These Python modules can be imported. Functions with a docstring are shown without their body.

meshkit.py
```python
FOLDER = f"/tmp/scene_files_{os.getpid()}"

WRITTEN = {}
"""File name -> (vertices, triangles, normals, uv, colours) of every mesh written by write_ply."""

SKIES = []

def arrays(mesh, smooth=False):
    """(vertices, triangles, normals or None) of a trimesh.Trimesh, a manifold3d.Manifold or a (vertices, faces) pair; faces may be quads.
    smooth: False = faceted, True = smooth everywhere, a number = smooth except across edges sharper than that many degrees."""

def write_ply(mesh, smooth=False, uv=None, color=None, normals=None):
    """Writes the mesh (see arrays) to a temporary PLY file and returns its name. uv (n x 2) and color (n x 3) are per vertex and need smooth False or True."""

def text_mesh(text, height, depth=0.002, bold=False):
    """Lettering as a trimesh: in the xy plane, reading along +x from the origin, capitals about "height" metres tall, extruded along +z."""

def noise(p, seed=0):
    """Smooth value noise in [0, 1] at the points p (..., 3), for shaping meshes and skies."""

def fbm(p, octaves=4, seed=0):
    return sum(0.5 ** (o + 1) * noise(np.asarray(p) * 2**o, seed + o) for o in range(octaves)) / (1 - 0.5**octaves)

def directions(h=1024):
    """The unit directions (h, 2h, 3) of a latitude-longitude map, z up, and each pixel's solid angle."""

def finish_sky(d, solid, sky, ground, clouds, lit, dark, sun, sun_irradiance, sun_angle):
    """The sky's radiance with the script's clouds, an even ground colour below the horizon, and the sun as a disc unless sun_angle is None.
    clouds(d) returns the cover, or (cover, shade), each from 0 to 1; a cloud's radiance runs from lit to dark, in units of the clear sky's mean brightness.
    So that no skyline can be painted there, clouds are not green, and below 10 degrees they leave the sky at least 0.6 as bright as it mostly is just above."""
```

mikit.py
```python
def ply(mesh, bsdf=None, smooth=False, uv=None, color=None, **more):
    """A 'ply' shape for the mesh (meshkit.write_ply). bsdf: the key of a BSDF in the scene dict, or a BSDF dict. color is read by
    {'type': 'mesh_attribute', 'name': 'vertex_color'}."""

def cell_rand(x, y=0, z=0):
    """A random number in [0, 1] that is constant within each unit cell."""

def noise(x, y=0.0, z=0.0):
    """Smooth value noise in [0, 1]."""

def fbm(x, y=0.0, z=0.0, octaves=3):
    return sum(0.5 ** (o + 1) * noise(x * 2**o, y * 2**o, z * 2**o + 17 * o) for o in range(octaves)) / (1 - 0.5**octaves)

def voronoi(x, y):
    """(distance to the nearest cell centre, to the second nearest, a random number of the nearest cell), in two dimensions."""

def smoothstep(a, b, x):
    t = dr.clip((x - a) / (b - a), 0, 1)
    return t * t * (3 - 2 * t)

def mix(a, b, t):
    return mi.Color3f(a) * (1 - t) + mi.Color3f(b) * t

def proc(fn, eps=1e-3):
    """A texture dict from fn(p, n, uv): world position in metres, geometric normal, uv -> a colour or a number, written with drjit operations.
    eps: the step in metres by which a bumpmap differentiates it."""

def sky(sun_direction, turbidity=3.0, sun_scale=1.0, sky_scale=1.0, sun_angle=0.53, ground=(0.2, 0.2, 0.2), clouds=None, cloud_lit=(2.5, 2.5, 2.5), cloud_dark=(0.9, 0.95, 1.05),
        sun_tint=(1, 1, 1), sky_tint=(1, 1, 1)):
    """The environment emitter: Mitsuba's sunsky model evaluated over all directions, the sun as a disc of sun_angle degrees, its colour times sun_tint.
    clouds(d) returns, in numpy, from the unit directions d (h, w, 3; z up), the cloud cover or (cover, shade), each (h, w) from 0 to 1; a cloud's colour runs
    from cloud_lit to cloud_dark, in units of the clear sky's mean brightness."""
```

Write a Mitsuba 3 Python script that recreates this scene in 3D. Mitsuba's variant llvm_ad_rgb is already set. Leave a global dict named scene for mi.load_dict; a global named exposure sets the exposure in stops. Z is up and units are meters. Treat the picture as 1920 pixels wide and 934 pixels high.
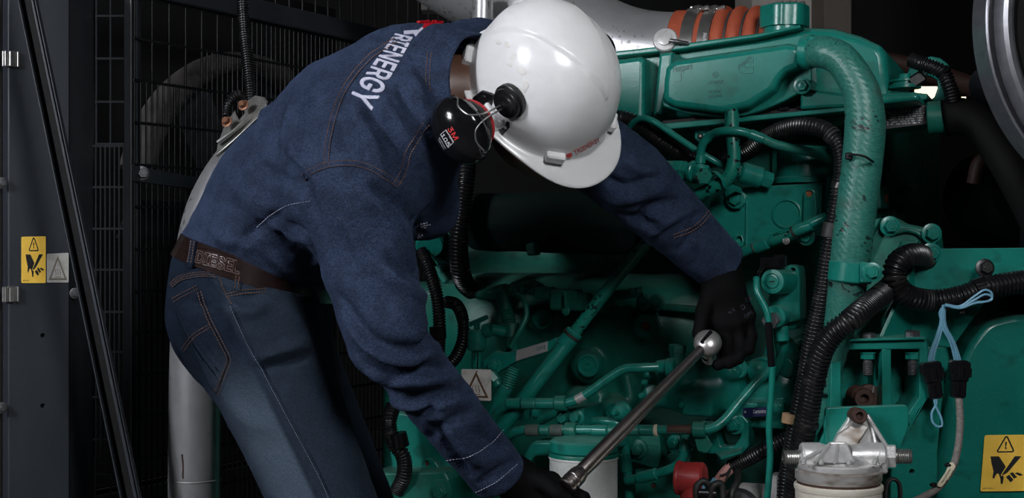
import math, random
import numpy as np, trimesh, manifold3d, shapely
import drjit as dr, mitsuba as mi, mikit, meshkit
from scipy.spatial import cKDTree
from shapely.geometry import Polygon, LineString, Point, MultiPolygon
from shapely import affinity
from mikit import noise, fbm, smoothstep, mix, cell_rand, proc

T = mi.ScalarTransform4f
random.seed(7); rng = np.random.default_rng(7)
scene, labels = {'type': 'scene'}, {}
exposure = 0.5
FPX, CZ = 2600.0, 1.05                 # focal length in pixels, lens height

# ---------------------------------------------------------------- camera
scene['camera'] = {'type': 'perspective', 'fov': 2 * math.degrees(math.atan(960 / FPX)), 'fov_axis': 'x', 'near_clip': 0.05, 'far_clip': 100.0,
                   'to_world': T().look_at([0, 0, CZ], [0, 1, CZ], [0, 0, 1])}
# ---------------------------------------------------------------- light
scene['ambient'] = {'type': 'constant', 'radiance': {'type': 'rgb', 'value': [0.004, 0.0042, 0.0046]}}


def softbox(name, pos, aim, w, h, power, label):
    pos, aim = np.array(pos, float), np.array(aim, float)
    tw = T().look_at(pos.tolist(), aim.tolist(), [0, 0, 1])
    scene[name + '__diffuser'] = {'type': 'rectangle', 'to_world': tw @ T().scale([w / 2, h / 2, 1]), 'bsdf': {'type': 'diffuse', 'reflectance': {'type': 'rgb', 'value': [.6, .6, .6]}},
                                  'emitter': {'type': 'area', 'radiance': {'type': 'rgb', 'value': power}}}
    scene[name + '__housing'] = {'type': 'cube', 'to_world': tw @ T().translate([0, 0, -.07]) @ T().scale([w / 2 + .02, h / 2 + .02, .06]), 'bsdf': {'type': 'diffuse', 'reflectance': {'type': 'rgb', 'value': [.03, .03, .03]}}}
    scene[name + '__stand'] = {'type': 'cylinder', 'p0': (pos - (aim - pos) / np.linalg.norm(aim - pos) * .1).tolist(), 'p1': [pos[0] - .1 * (aim - pos)[0], pos[1] - .1 * (aim - pos)[1], 0.0], 'radius': .015, 'bsdf': {'type': 'diffuse', 'reflectance': {'type': 'rgb', 'value': [.03, .03, .03]}}}
    labels[name] = {'label': label, 'category': 'work lamp'}


# square work lamps: one high behind the lens to the right, one to the left of the mechanic (both show as square gleams on the helmet)
softbox('work_lamp', (0.60, 0.15, 2.06), (0.15, 2.4, 1.1), .55, .55, [20.5, 20.9, 21.3], 'square white work lamp on a stand behind the lens to the right')
softbox('work_lamp_001', (-1.95, 0.45, 2.0), (-.25, 2.3, 1.1), .45, .7, [36.0, 37.0, 39.0], 'square white work lamp on a stand left of the bent mechanic')

# ---------------------------------------------------------------- helpers


def P(px, py, d):
    return np.array([(px - 960) / FPX * d, d, CZ - (py - 467) / FPX * d])


def nrm(v):
    v = np.asarray(v, float)
    return v / (np.linalg.norm(v) + 1e-12)


used = {}


def numbered(key):
    n = used.get(key, 0)
    used[key] = n + 1
    return key if n == 0 else f'{key}_{n:03d}'


def add(name, mesh, mat, parent=None, label=None, cat=None, group=None, kind=None, smooth=32, uv=None, color=None):
    key = numbered(name if parent is None else parent + '__' + name)
    scene[key] = mikit.ply(mesh, mat, smooth=True if (uv is not None or color is not None) and smooth else smooth, uv=uv, color=color)
    tag(key, label, cat, group, kind)
    return key


def tag(key, label=None, cat=None, group=None, kind=None):
    d = {k: v for k, v in (('label', label), ('category', cat), ('group', group), ('kind', kind)) if v}
    if d:
        labels[key] = d


def thing(name, label, cat, group=None):
    key = numbered(name)
    tag(key, label, cat, group)
    return key


def cat_(ms):
    ms = [m for m in ms if m is not None]
    return trimesh.util.concatenate(ms)


def tri(v, f):
    return trimesh.Trimesh(np.asarray(v, float), np.asarray(f, int), process=False)


def spline(pts, n=12):
    """Catmull-Rom through pts."""
    p = np.asarray(pts, float)
    if len(p) < 3:
        t = np.linspace(0, 1, n + 1)[:, None]
        return p[0] * (1 - t) + p[-1] * t
    q = np.vstack([2 * p[0] - p[1], p, 2 * p[-1] - p[-2]])
    out = []
    for i in range(1, len(q) - 2):
        a, b, c, d = q[i - 1:i + 3]
        # centripetal-ish tangents limited
        t = np.linspace(0, 1, n, endpoint=False)[:, None]
        l = np.linalg.norm(c - b)
        m1 = (c - a) / (np.linalg.norm(c - b) + np.linalg.norm(b - a) + 1e-9) * l
        m2 = (d - b) / (np.linalg.norm(d - c) + np.linalg.norm(c - b) + 1e-9) * l
        out.append((2 * t**3 - 3 * t**2 + 1) * b + (t**3 - 2 * t**2 + t) * m1 + (-2 * t**3 + 3 * t**2) * c + (t**3 - t**2) * m2)
    return np.vstack(out + [p[-1:]])


def resample(p, step):
    p = np.asarray(p, float)
    s = np.concatenate([[0], np.cumsum(np.linalg.norm(np.diff(p, axis=0), axis=1))])
    n = max(2, int(round(s[-1] / step)) + 1)
    t = np.linspace(0, s[-1], n)
    return np.stack([np.interp(t, s, p[:, k]) for k in range(p.shape[1])], 1), t


def frames(p):
    t = np.gradient(p, axis=0)
    t /= np.linalg.norm(t, axis=1, keepdims=True) + 1e-12
    a = np.cross(t[0], [0, 0, 1.0]) if abs(t[0][2]) < .9 else np.cross(t[0], [1.0, 0, 0])
    a = nrm(a)
    A = [a]
    for i in range(1, len(p)):
        a = a - t[i] * (a @ t[i])
        a = nrm(a)
        A.append(a)
    A = np.array(A)
    return t, A, np.cross(t, A)


def tube(pts, r, sides=16, caps=True, step=None, smoothed=True, uv=False, flat=None):
    """Swept tube through the points; r: number, array per point given, or function of arc length (m)."""
    p = np.asarray(pts, float)
    if smoothed and len(p) > 2:
        if np.ndim(r) == 1 and not callable(r):
            pr = spline(np.hstack([p, np.asarray(r, float)[:, None]]), 10)
            p, r = pr[:, :3], pr[:, 3]
        else:
            p = spline(p, 10)
    elif np.ndim(r) == 1 and not callable(r):
        r = np.asarray(r, float)
    if step:
        if np.ndim(r) == 1 and not callable(r):
            pr, s = resample(np.hstack([p, r[:, None]]), step)
            p, r = pr[:, :3], pr[:, 3]
        else:
            p, s = resample(p, step)
    s = np.concatenate([[0], np.cumsum(np.linalg.norm(np.diff(p, axis=0), axis=1))])
    R = np.array([r(x) for x in s]) if callable(r) else np.broadcast_to(r, (len(p),))
    t, A, B = frames(p)
    n = sides + 1 if uv else sides
    ang = np.arange(n) * 2 * np.pi / sides
    ca, sa = np.cos(ang), np.sin(ang)
    if flat:
        sa = sa * flat
    v = p[:, None] + R[:, None, None] * (ca[None, :, None] * A[:, None] + sa[None, :, None] * B[:, None])
    i, j = np.meshgrid(np.arange(len(p) - 1), np.arange(n - 1 if uv else n), indexing='ij')
    j2 = j + 1 if uv else (j + 1) % n
    q = np.stack([i * n + j, i * n + j2, (i + 1) * n + j2, (i + 1) * n + j], -1).reshape(-1, 4)
    f = np.vstack([q[:, [0, 1, 2]], q[:, [0, 2, 3]]])
    V = v.reshape(-1, 3)
    UV = np.stack([np.broadcast_to(ang / (2 * np.pi), (len(p), n)), np.broadcast_to(s[:, None], (len(p), n))], -1).reshape(-1, 2)
    if caps:
        k = len(V)
        V = np.vstack([V, p[:1], p[-1:]])
        UV = np.vstack([UV, [[0, 0]], [[0, s[-1]]]])
        jj = np.arange(n if not uv else n - 1)
        j2 = (jj + 1) % n
        f = np.vstack([f, np.stack([j2, jj, jj * 0 + k], 1), np.stack([(len(p) - 1) * n + jj, (len(p) - 1) * n + j2, jj * 0 + k + 1], 1)])
    m = tri(V, f)
    return (m, UV) if uv else m


def ringed(r, pitch=.0055, depth=.0022, duty=.5):
    """radius function of corrugated conduit."""
    def g(s):
        c = math.sin(2 * math.pi * s / pitch)
        return r + depth * max(-1, min(1, 2.2 * c)) * .5
    return g


def conduit(pts, r, pitch=.0056, depth=.0024, sides=18):
    return tube(pts, ringed(r, pitch, depth), sides, True, step=pitch / 6)


def lathe(profile, center, axis, sides=32, phase=0.0):
    """profile: (radius, height along axis) list; closed surface if it starts and ends at radius 0."""
    pr = np.asarray(profile, float)
    z = nrm(axis)
    x = nrm(np.cross(z, [0, 0, 1.0])) if abs(z[2]) < .9 else nrm(np.cross(z, [0, 1.0, 0]))
    y = np.cross(z, x)
    ang = np.arange(sides) * 2 * np.pi / sides + phase
    c = np.asarray(center, float)
    v = c + pr[:, None, 1:] * z + pr[:, None, :1] * (np.cos(ang)[None, :, None] * x + np.sin(ang)[None, :, None] * y)
    n, m = len(pr), sides
    i, j = np.meshgrid(np.arange(n - 1), np.arange(m), indexing='ij')
    q = np.stack([i * m + j, i * m + (j + 1) % m, (i + 1) * m + (j + 1) % m, (i + 1) * m + j], -1).reshape(-1, 4)
    f = np.vstack([q[:, [0, 1, 2]], q[:, [0, 2, 3]]])
    M = tri(v.reshape(-1, 3), f)
    M.merge_vertices()
    M.update_faces(M.nondegenerate_faces())
    return M


def cyl(a, b, r, sides=24, bevel=.0015):
    a, b = np.asarray(a, float), np.asarray(b, float)
    L = np.linalg.norm(b - a)
    e = min(bevel, r * .4, L * .4)
    return lathe([(0, 0), (r - e, 0), (r, e), (r, L - e), (r - e, L), (0, L)], a, b - a, sides)


def rbox(center, size, bevel=.003, axes=None):
    """box with chamfered edges; axes: three rows = its x, y, z directions."""
    h = np.asarray(size, float) / 2
    e = min(bevel, h.min() * .6)
    pts = []
    for sx in (-1, 1):
        for sy in (-1, 1):
            for sz in (-1, 1):
                s = np.array([sx, sy, sz])
                for k in range(3):
                    q = s * (h - e)
                    q[k] = s[k] * h[k]
                    pts.append(q)
    m = trimesh.Trimesh(np.array(pts)).convex_hull
    v = np.array(m.vertices)
    if axes is not None:
        v = v @ np.asarray(axes, float)
    return tri(v + np.asarray(center, float), m.faces)


def hull(pts):
    return trimesh.Trimesh(np.asarray(pts, float)).convex_hull


def yaw_axes(k):
    """rows: x', y', z' of a face whose depth changes by k per metre of x."""
    x = nrm([1, k, 0])
    return np.array([x, np.cross([0, 0, 1.0], x), [0, 0, 1.0]])


def onplane(px, py, y0, k=0.0):
    """point where the line of sight meets the upright plane y = y0 + k x"""
    u = (px - 960) / FPX
    d = y0 / (1 - k * u)
    return P(px, py, d)


def fillet(poly, r, n=5):
    """round the corners of a closed 2D polygon; r number or list per corner"""
    p = np.asarray(poly, float)
    N = len(p)
    out = []
    for i in range(N):
        a, b, c = p[i - 1], p[i], p[(i + 1) % N]
        ri = r[i] if np.ndim(r) else r
        u, v = nrm(a - b), nrm(c - b)
        ang = math.acos(np.clip(u @ v, -1, 1))
        if ri <= 0 or ang > 3.0 or ang < .05:
            out.append(b)
            continue
        t = min(ri / math.tan(ang / 2), .48 * np.linalg.norm(a - b), .48 * np.linalg.norm(c - b))
        p0, p1 = b + u * t, b + v * t
        for s in np.linspace(0, 1, n):
            out.append((1 - s)**2 * p0 + 2 * s * (1 - s) * b + s * s * p1)
    return np.array(out)


def offset_ring(p, e):
    """inset (e > 0) of a CCW ring keeping the vertex count"""
    a, c = np.roll(p, 1, 0), np.roll(p, -1, 0)
    d1, d2 = p - a, c - p
    d1 /= np.linalg.norm(d1, axis=1, keepdims=True) + 1e-12
    d2 /= np.linalg.norm(d2, axis=1, keepdims=True) + 1e-12
    n1, n2 = np.stack([-d1[:, 1], d1[:, 0]], 1), np.stack([-d2[:, 1], d2[:, 0]], 1)
    m = n1 + n2
    m /= np.maximum(np.linalg.norm(m, axis=1, keepdims=True), .3)
    k = np.clip((m * n1).sum(1, keepdims=True), .5, 1)
    return p + m * e / k


def prism(ring, y_front, y_back, bevel=.002, holes=(), draft=0.0, steps=3):
    """ring: 2D outline (x, z) -> solid from y_front (towards the lens, rounded edge) to y_back; local frame (x, y, z)."""
    p = np.asarray(ring, float)
    if Polygon(p).exterior.is_ccw is False:
        p = p[::-1]
    L = [(-draft, y_back)]
    if bevel > 0:
        for s in range(steps + 1):
            a = s / steps * math.pi / 2
            L.append((bevel * (1 - math.cos(a)), y_front + bevel * (1 - math.sin(a))))
    else:
        L.append((0, y_front))
    n = len(p)
    V, Fc = [], []
    for e, y in L:
        r = offset_ring(p, e) if e else p
        V.append(np.stack([r[:, 0], np.full(n, y), r[:, 1]], 1))
    V = np.vstack(V)
    i, j = np.meshgrid(np.arange(len(L) - 1), np.arange(n), indexing='ij')
    q = np.stack([i * n + j, i * n + (j + 1) % n, (i + 1) * n + (j + 1) % n, (i + 1) * n + j], -1).reshape(-1, 4)
    Fc = [q[:, [0, 1, 2]], q[:, [0, 2, 3]]]
    fr, bk = V[-n:][:, [0, 2]], V[:n][:, [0, 2]]
    pieces = [tri(V, np.vstack(Fc))]
    for ring2, y, flip in ((fr, y_front, False), (bk, y_back, True)):
        pg = Polygon(ring2, [h for h in holes])
        if not pg.is_valid:
            pg = pg.buffer(0)
        for g in getattr(pg, 'geoms', [pg]):
            v2, f2 = trimesh.creation.triangulate_polygon(g, engine='earcut')
            c = v2[f2]
            area = np.cross(c[:, 1] - c[:, 0], c[:, 2] - c[:, 0])
            want = area > 0
            f2 = np.where((want != flip)[:, None], f2, f2[:, ::-1])
            pieces.append(tri(np.stack([v2[:, 0], np.full(len(v2), y), v2[:, 1]], 1), f2))
    for h in holes:
        h = np.asarray(h, float)
        if Polygon(h).exterior.is_ccw:
            h = h[::-1]
        m = len(h)
        v = np.vstack([np.stack([h[:, 0], np.full(m, y_back), h[:, 1]], 1), np.stack([h[:, 0], np.full(m, y_front), h[:, 1]], 1)])
        j = np.arange(m)
        q = np.stack([j, (j + 1) % m, m + (j + 1) % m, m + j], 1)
        pieces.append(tri(v, np.vstack([q[:, [0, 1, 2]], q[:, [0, 2, 3]]])))
    return cat_(pieces)


def circle2(c, r, n=20):
    a = np.arange(n) * 2 * np.pi / n
    return np.stack([c[0] + r * np.cos(a), c[1] + r * np.sin(a)], 1)


def plate(pxpoly, y0, thick, k=0.0, bevel=.003, round_=.0, holes=(), draft=0.0):
    """solid whose front face lies in the upright plane y = y0 + k x, its outline read off in pixels; holes: (px, py, radius m)."""
    ax = yaw_axes(k)
    o = np.array([0, y0, 0.0])
    w = np.array([(onplane(a, b, y0, k) - o) @ ax.T for a, b in pxpoly])
    ring = w[:, [0, 2]]
    if np.ndim(round_) or round_ > 0:
        ring = fillet(ring, round_)
    hs = []
    for (a, b, r) in holes:
        c = (onplane(a, b, y0, k) - o) @ ax.T
        hs.append(circle2((c[0], c[2]), r))
    m = prism(ring, 0, thick, bevel, hs, draft)
    return tri(np.array(m.vertices) @ ax + o, m.faces)


def gplate(pxpoly, o, n, thick, bevel=.0015, round_=.0, holes=(), up=(0, 0, 1)):
    """as plate(), on any plane: through o, its outward normal n; outline and holes (px, py, radius m) read off in pixels"""
    o, n = np.asarray(o, float), nrm(n)
    ex = nrm(np.cross(n, -np.asarray(up, float)))
    ex = ex if ex[0] > 0 or True else -ex
    ez = np.cross(ex, -n)
    ax = np.array([ex, -n, ez])
    C0 = np.array([0, 0, CZ])

    def hit(px, py):
        r = np.array([(px - 960) / FPX, 1, -(py - 467) / FPX])
        t = ((o - C0) @ n) / (r @ n)
        return (C0 + r * t - o) @ ax.T
    ring = np.array([hit(a, b) for a, b in pxpoly])[:, [0, 2]]
    if np.ndim(round_) or round_ > 0:
        ring = fillet(ring, round_)
    m = prism(ring, 0, thick, bevel, [circle2(hit(a, b)[[0, 2]], r, 14) for a, b, r in holes])
    return tri(np.array(m.vertices) @ ax + o, m.faces)


def bolt(c, axis, s=.011, h=.008, flange=True, dome=True, sides=6):
    """hex head bolt: s = half across corners"""
    axis = nrm(axis)
    c = np.asarray(c, float)
    ph = random.random()
    ms = []
    z0 = 0
    if flange:
        ms.append(lathe([(0, 0), (s * 1.45, 0), (s * 1.45, h * .22), (s * 1.1, h * .35), (0, h * .35)], c, axis, 20))
        z0 = h * .3
    ms.append(lathe([(0, z0), (s, z0), (s, z0 + h * .8), (s * .86, z0 + h), (0, z0 + h)], c, axis, 6, ph))
    if dome:
        ms.append(lathe([(s * .55, z0 + h * .98), (s * .45, z0 + h * 1.07), (0, z0 + h * 1.07)], c, axis, 14))
    return cat_(ms)


# ---- implicit surfaces (for cloth, skin and castings)


def smin(a, b, k):
    h = np.clip(.5 + .5 * (b - a) / k, 0, 1)
    return b + (a - b) * h - k * h * (1 - h)


def rcone(p, a, b, ra, rb, S=None, k=1.0):
    q, a, b = p, np.asarray(a), np.asarray(b)
    if S is not None:
        q = p - (1 - k) * ((p - a) @ S)[:, None] * S
        b = b - (1 - k) * ((b - a) @ S) * S
    ba = b - a
    h = np.clip(((q - a) @ ba) / (ba @ ba + 1e-12), 0, 1)
    return np.linalg.norm(q - a - h[:, None] * ba, axis=1) - (ra + (rb - ra) * h)


def ellip(p, c, r, R=None):
    q = p - np.asarray(c)
    if R is not None:
        q = q @ np.asarray(R).T
    r = np.asarray(r, float)
    k0 = np.linalg.norm(q / r, axis=1)
    k1 = np.linalg.norm(q / r**2, axis=1)
    return k0 * (k0 - 1) / (k1 + 1e-9)


def sbox(p, c, h, r, R=None):
    q = p - np.asarray(c)
    if R is not None:
        q = q @ np.asarray(R).T
    q = np.abs(q) - (np.asarray(h) - r)
    return np.linalg.norm(np.maximum(q, 0), axis=1) + np.minimum(q.max(1), 0) - r


def nets(f, lo, hi, h, B=6, slack=1.5):
    """surface of f < 0 by surface nets on a grid of step h, evaluated only near the surface"""
    lo, hi = np.asarray(lo, float), np.asarray(hi, float)
    nb = np.ceil((hi - lo) / (h * B)).astype(int) + 1
    n = nb * B
    bi = np.stack(np.meshgrid(*[np.arange(x) for x in nb], indexing='ij'), -1).reshape(-1, 3)
    ctr = lo + (bi * B + (B - 1) / 2) * h
    fc = f(ctr)
    G = np.repeat(np.repeat(np.repeat(fc.reshape(nb).astype(np.float32), B, 0), B, 1), B, 2)
    near = np.nonzero(np.abs(fc) < B * h * .87 * slack)[0]
    o = np.stack(np.meshgrid(*[np.arange(B)] * 3, indexing='ij'), -1).reshape(-1, 3)
    for c0 in range(0, len(near), 3000):
        b = bi[near[c0:c0 + 3000]]
        ix = (b[:, None] * B + o[None]).reshape(-1, 3)
        G[ix[:, 0], ix[:, 1], ix[:, 2]] = f(lo + ix * h)
    inside = G < 0
    s = np.zeros(np.array(G.shape) - 1, np.int8)
    corners = [(a, b, c) for a in (0, 1) for b in (0, 1) for c in (0, 1)]
    sl = lambda a, m: slice(a, m - 1 + a)
    for a, b, c in corners:
        s += inside[sl(a, n[0]), sl(b, n[1]), sl(c, n[2])]
    cells = np.argwhere((s > 0) & (s < 8))
    val = {c: G[cells[:, 0] + c[0], cells[:, 1] + c[1], cells[:, 2] + c[2]] for c in corners}
    acc, cnt = np.zeros((len(cells), 3)), np.zeros(len(cells))
    for c in corners:
        for k in range(3):
            if c[k] == 0:
                d = list(c)
                d[k] = 1
                a, b = val[c], val[tuple(d)]
                x = (a < 0) != (b < 0)
                t = np.where(x, a / np.where(x, a - b, 1), 0)
                q = np.tile(np.array(c, float), (len(cells), 1))
                q[:, k] = t
                acc += q * x[:, None]
                cnt += x
    V = lo + (cells + acc / cnt[:, None]) * h
    idx = np.full(s.shape, -1, np.int32)
    idx[cells[:, 0], cells[:, 1], cells[:, 2]] = np.arange(len(cells))
    Fs = []
    for k in range(3):
        i1, i2 = (k + 1) % 3, (k + 2) % 3
        a = inside
        sa = [slice(None)] * 3
        sb = [slice(None)] * 3
        sa[k], sb[k] = slice(0, -1), slice(1, None)
        ch = np.argwhere(a[tuple(sa)] != a[tuple(sb)])
        ok = (ch[:, i1] > 0) & (ch[:, i2] > 0) & (ch[:, i1] < n[i1] - 1) & (ch[:, i2] < n[i2] - 1)
        ch = ch[ok]
        flip = a[ch[:, 0], ch[:, 1], ch[:, 2]]
        q = []
        for d1, d2 in ((-1, -1), (0, -1), (0, 0), (-1, 0)):
            e = ch.copy()
            e[:, i1] += d1
            e[:, i2] += d2
            q.append(idx[e[:, 0], e[:, 1], e[:, 2]])
        q = np.stack(q, 1)
        q = np.where(flip[:, None], q, q[:, ::-1])
        Fs.append(q)
    q = np.vstack(Fs)
    q = q[(q >= 0).all(1)]
    return tri(V, np.vstack([q[:, [0, 1, 2]], q[:, [0, 2, 3]]]))


def vnormals(m):
    v, f = np.asarray(m.vertices), np.asarray(m.faces)
    n = np.zeros_like(v)
    fn = np.cross(v[f[:, 1]] - v[f[:, 0]], v[f[:, 2]] - v[f[:, 0]])
    for k in range(3):
        np.add.at(n, f[:, k], fn)
    return n / (np.linalg.norm(n, axis=1, keepdims=True) + 1e-20)


def relax(m, it=2):
    import scipy.sparse as sp
    v, f = np.array(m.vertices), np.asarray(m.faces)
    e = np.vstack([f[:, [0, 1]], f[:, [1, 2]], f[:, [2, 0]]])
    A = sp.coo_matrix((np.ones(2 * len(e)), (np.r_[e[:, 0], e[:, 1]], np.r_[e[:, 1], e[:, 0]])), shape=(len(v), len(v))).tocsr()
    A.data[:] = 1
    d = np.asarray(A.sum(1)).ravel()
    for _ in range(it):
        v = v + .5 * (A @ v / np.maximum(d, 1)[:, None] - v)
        v = v - .52 * (A @ v / np.maximum(d, 1)[:, None] - v)
    return tri(v, f)


class Surf:
    """the side of a mesh that faces the lens: pixel -> point and normal on it"""
    def __init__(self, m):
        self.v, self.n = np.asarray(m.vertices), vnormals(m)
        v = self.v
        keep = ((self.n * (np.array([0, 0, CZ]) - v)).sum(1) > 0)
        self.v, self.n = v[keep], self.n[keep]
        v = self.v
        self.px = np.stack([960 + v[:, 0] / v[:, 1] * FPX, 467 - (v[:, 2] - CZ) / v[:, 1] * FPX], 1)
        self.tree = cKDTree(self.px)

    def __call__(self, px, lift=0.0, k=10, tol=.03):
        px = np.atleast_2d(np.asarray(px, float))
        d, i = self.tree.query(px, k=k)
        dep = self.v[i][..., 1]
        w = 1 / (d + .3)**2 * (dep < dep.min(1, keepdims=True) + tol)
        w /= w.sum(1, keepdims=True)
        y = (w * dep).sum(1)
        n = (w[..., None] * self.n[i]).sum(1)
        n /= np.linalg.norm(n, axis=1, keepdims=True)
        p = np.stack([(px[:, 0] - 960) / FPX * y, y, CZ - (px[:, 1] - 467) / FPX * y], 1)
        return p + n * lift, n


def poly_solid(geom, size=.004, depth=1.0):
    """shapely shape -> (2D verts fine enough to bend, faces) of a thin solid: z = 0 bottom, z = 1 top"""
    ms = []
    for g in getattr(geom, 'geoms', [geom]):
        if g.area <= 0:
            continue
        m = trimesh.creation.extrude_polygon(g, depth, engine='earcut')
        v, f = trimesh.remesh.subdivide_to_size(m.vertices, m.faces, max(size, depth * 1.01), max_iter=8) if size else (m.vertices, m.faces)
        ms.append(tri(v, f))
    return cat_(ms)


def drape(geom, to_px, surf, lo=-.001, hi=.0012, size=4.0, k=10):
    """a flat 2D shape laid on a surface: to_px maps its (x, y) to pixels"""
    ms = []
    for g in getattr(geom, 'geoms', [geom]):
        g = shapely.segmentize(g, size)
        v2, f2 = trimesh.creation.triangulate_polygon(g, engine='earcut')
        v2, f2 = trimesh.remesh.subdivide_to_size(np.column_stack([v2, v2[:, 0] * 0]), f2, size * 1.6, max_iter=8)
        m = trimesh.Trimesh(v2, f2, process=True)
        v2, f2 = np.array(m.vertices)[:, :2], np.array(m.faces)
        px = to_px(v2)
        p, n = surf(px, 0, k)
        # orientation towards the lens
        c = p[f2[:, :3]]
        fn = np.cross(c[:, 1] - c[:, 0], c[:, 2] - c[:, 0]).sum(0)
        if fn @ n.mean(0) < 0:
            f2 = f2[:, ::-1]
        top, bot = p + n * hi, p + n * lo
        e = np.sort(np.vstack([f2[:, [0, 1]], f2[:, [1, 2]], f2[:, [2, 0]]]), 1)
        ed = np.vstack([f2[:, [0, 1]], f2[:, [1, 2]], f2[:, [2, 0]]])
        u, inv, cn = np.unique(e, axis=0, return_inverse=True, return_counts=True)
        bd = ed[cn[inv.ravel()] == 1]
        N = len(p)
        side = np.vstack([np.stack([bd[:, 0], bd[:, 0] + N, bd[:, 1]], 1), np.stack([bd[:, 1], bd[:, 0] + N, bd[:, 1] + N], 1)])
        ms.append(tri(np.vstack([top, bot]), np.vstack([f2, f2[:, ::-1] + N, side])))
    return cat_(ms)


_font = {}


def text_shape(s, bold=False):
    """lettering as a 2D shape, capitals 1 high, starting at x = 0"""
    key = (s, bold)
    if key not in _font:
        m = meshkit.text_mesh(s, 1.0, depth=.1, bold=bold)
        v, f = np.asarray(m.vertices), np.asarray(m.faces)
        top = v[f][:, :, 2].min(1) > .09
        _font[key] = shapely.union_all([Polygon(t[:, :2]).buffer(1e-5) for t in v[f[top]] if Polygon(t[:, :2]).area > 1e-9]).simplify(.004)
    return _font[key]


def quad_map(src, dst):
    """homography taking four 2D points to four pixels"""
    A, b = [], []
    for (x, y), (u, v) in zip(src, dst):
        A += [[x, y, 1, 0, 0, 0, -u * x, -u * y], [0, 0, 0, x, y, 1, -v * x, -v * y]]
        b += [u, v]
    h = np.append(np.linalg.solve(np.array(A, float), np.array(b, float)), 1).reshape(3, 3)

    def g(p):
        q = np.column_stack([p, np.ones(len(p))]) @ h.T
        return q[:, :2] / q[:, 2:]
    return g
# ---------------------------------------------------------------- materials


def rgb(*c):
    return {'type': 'rgb', 'value': [float(x) for x in c]}


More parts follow.
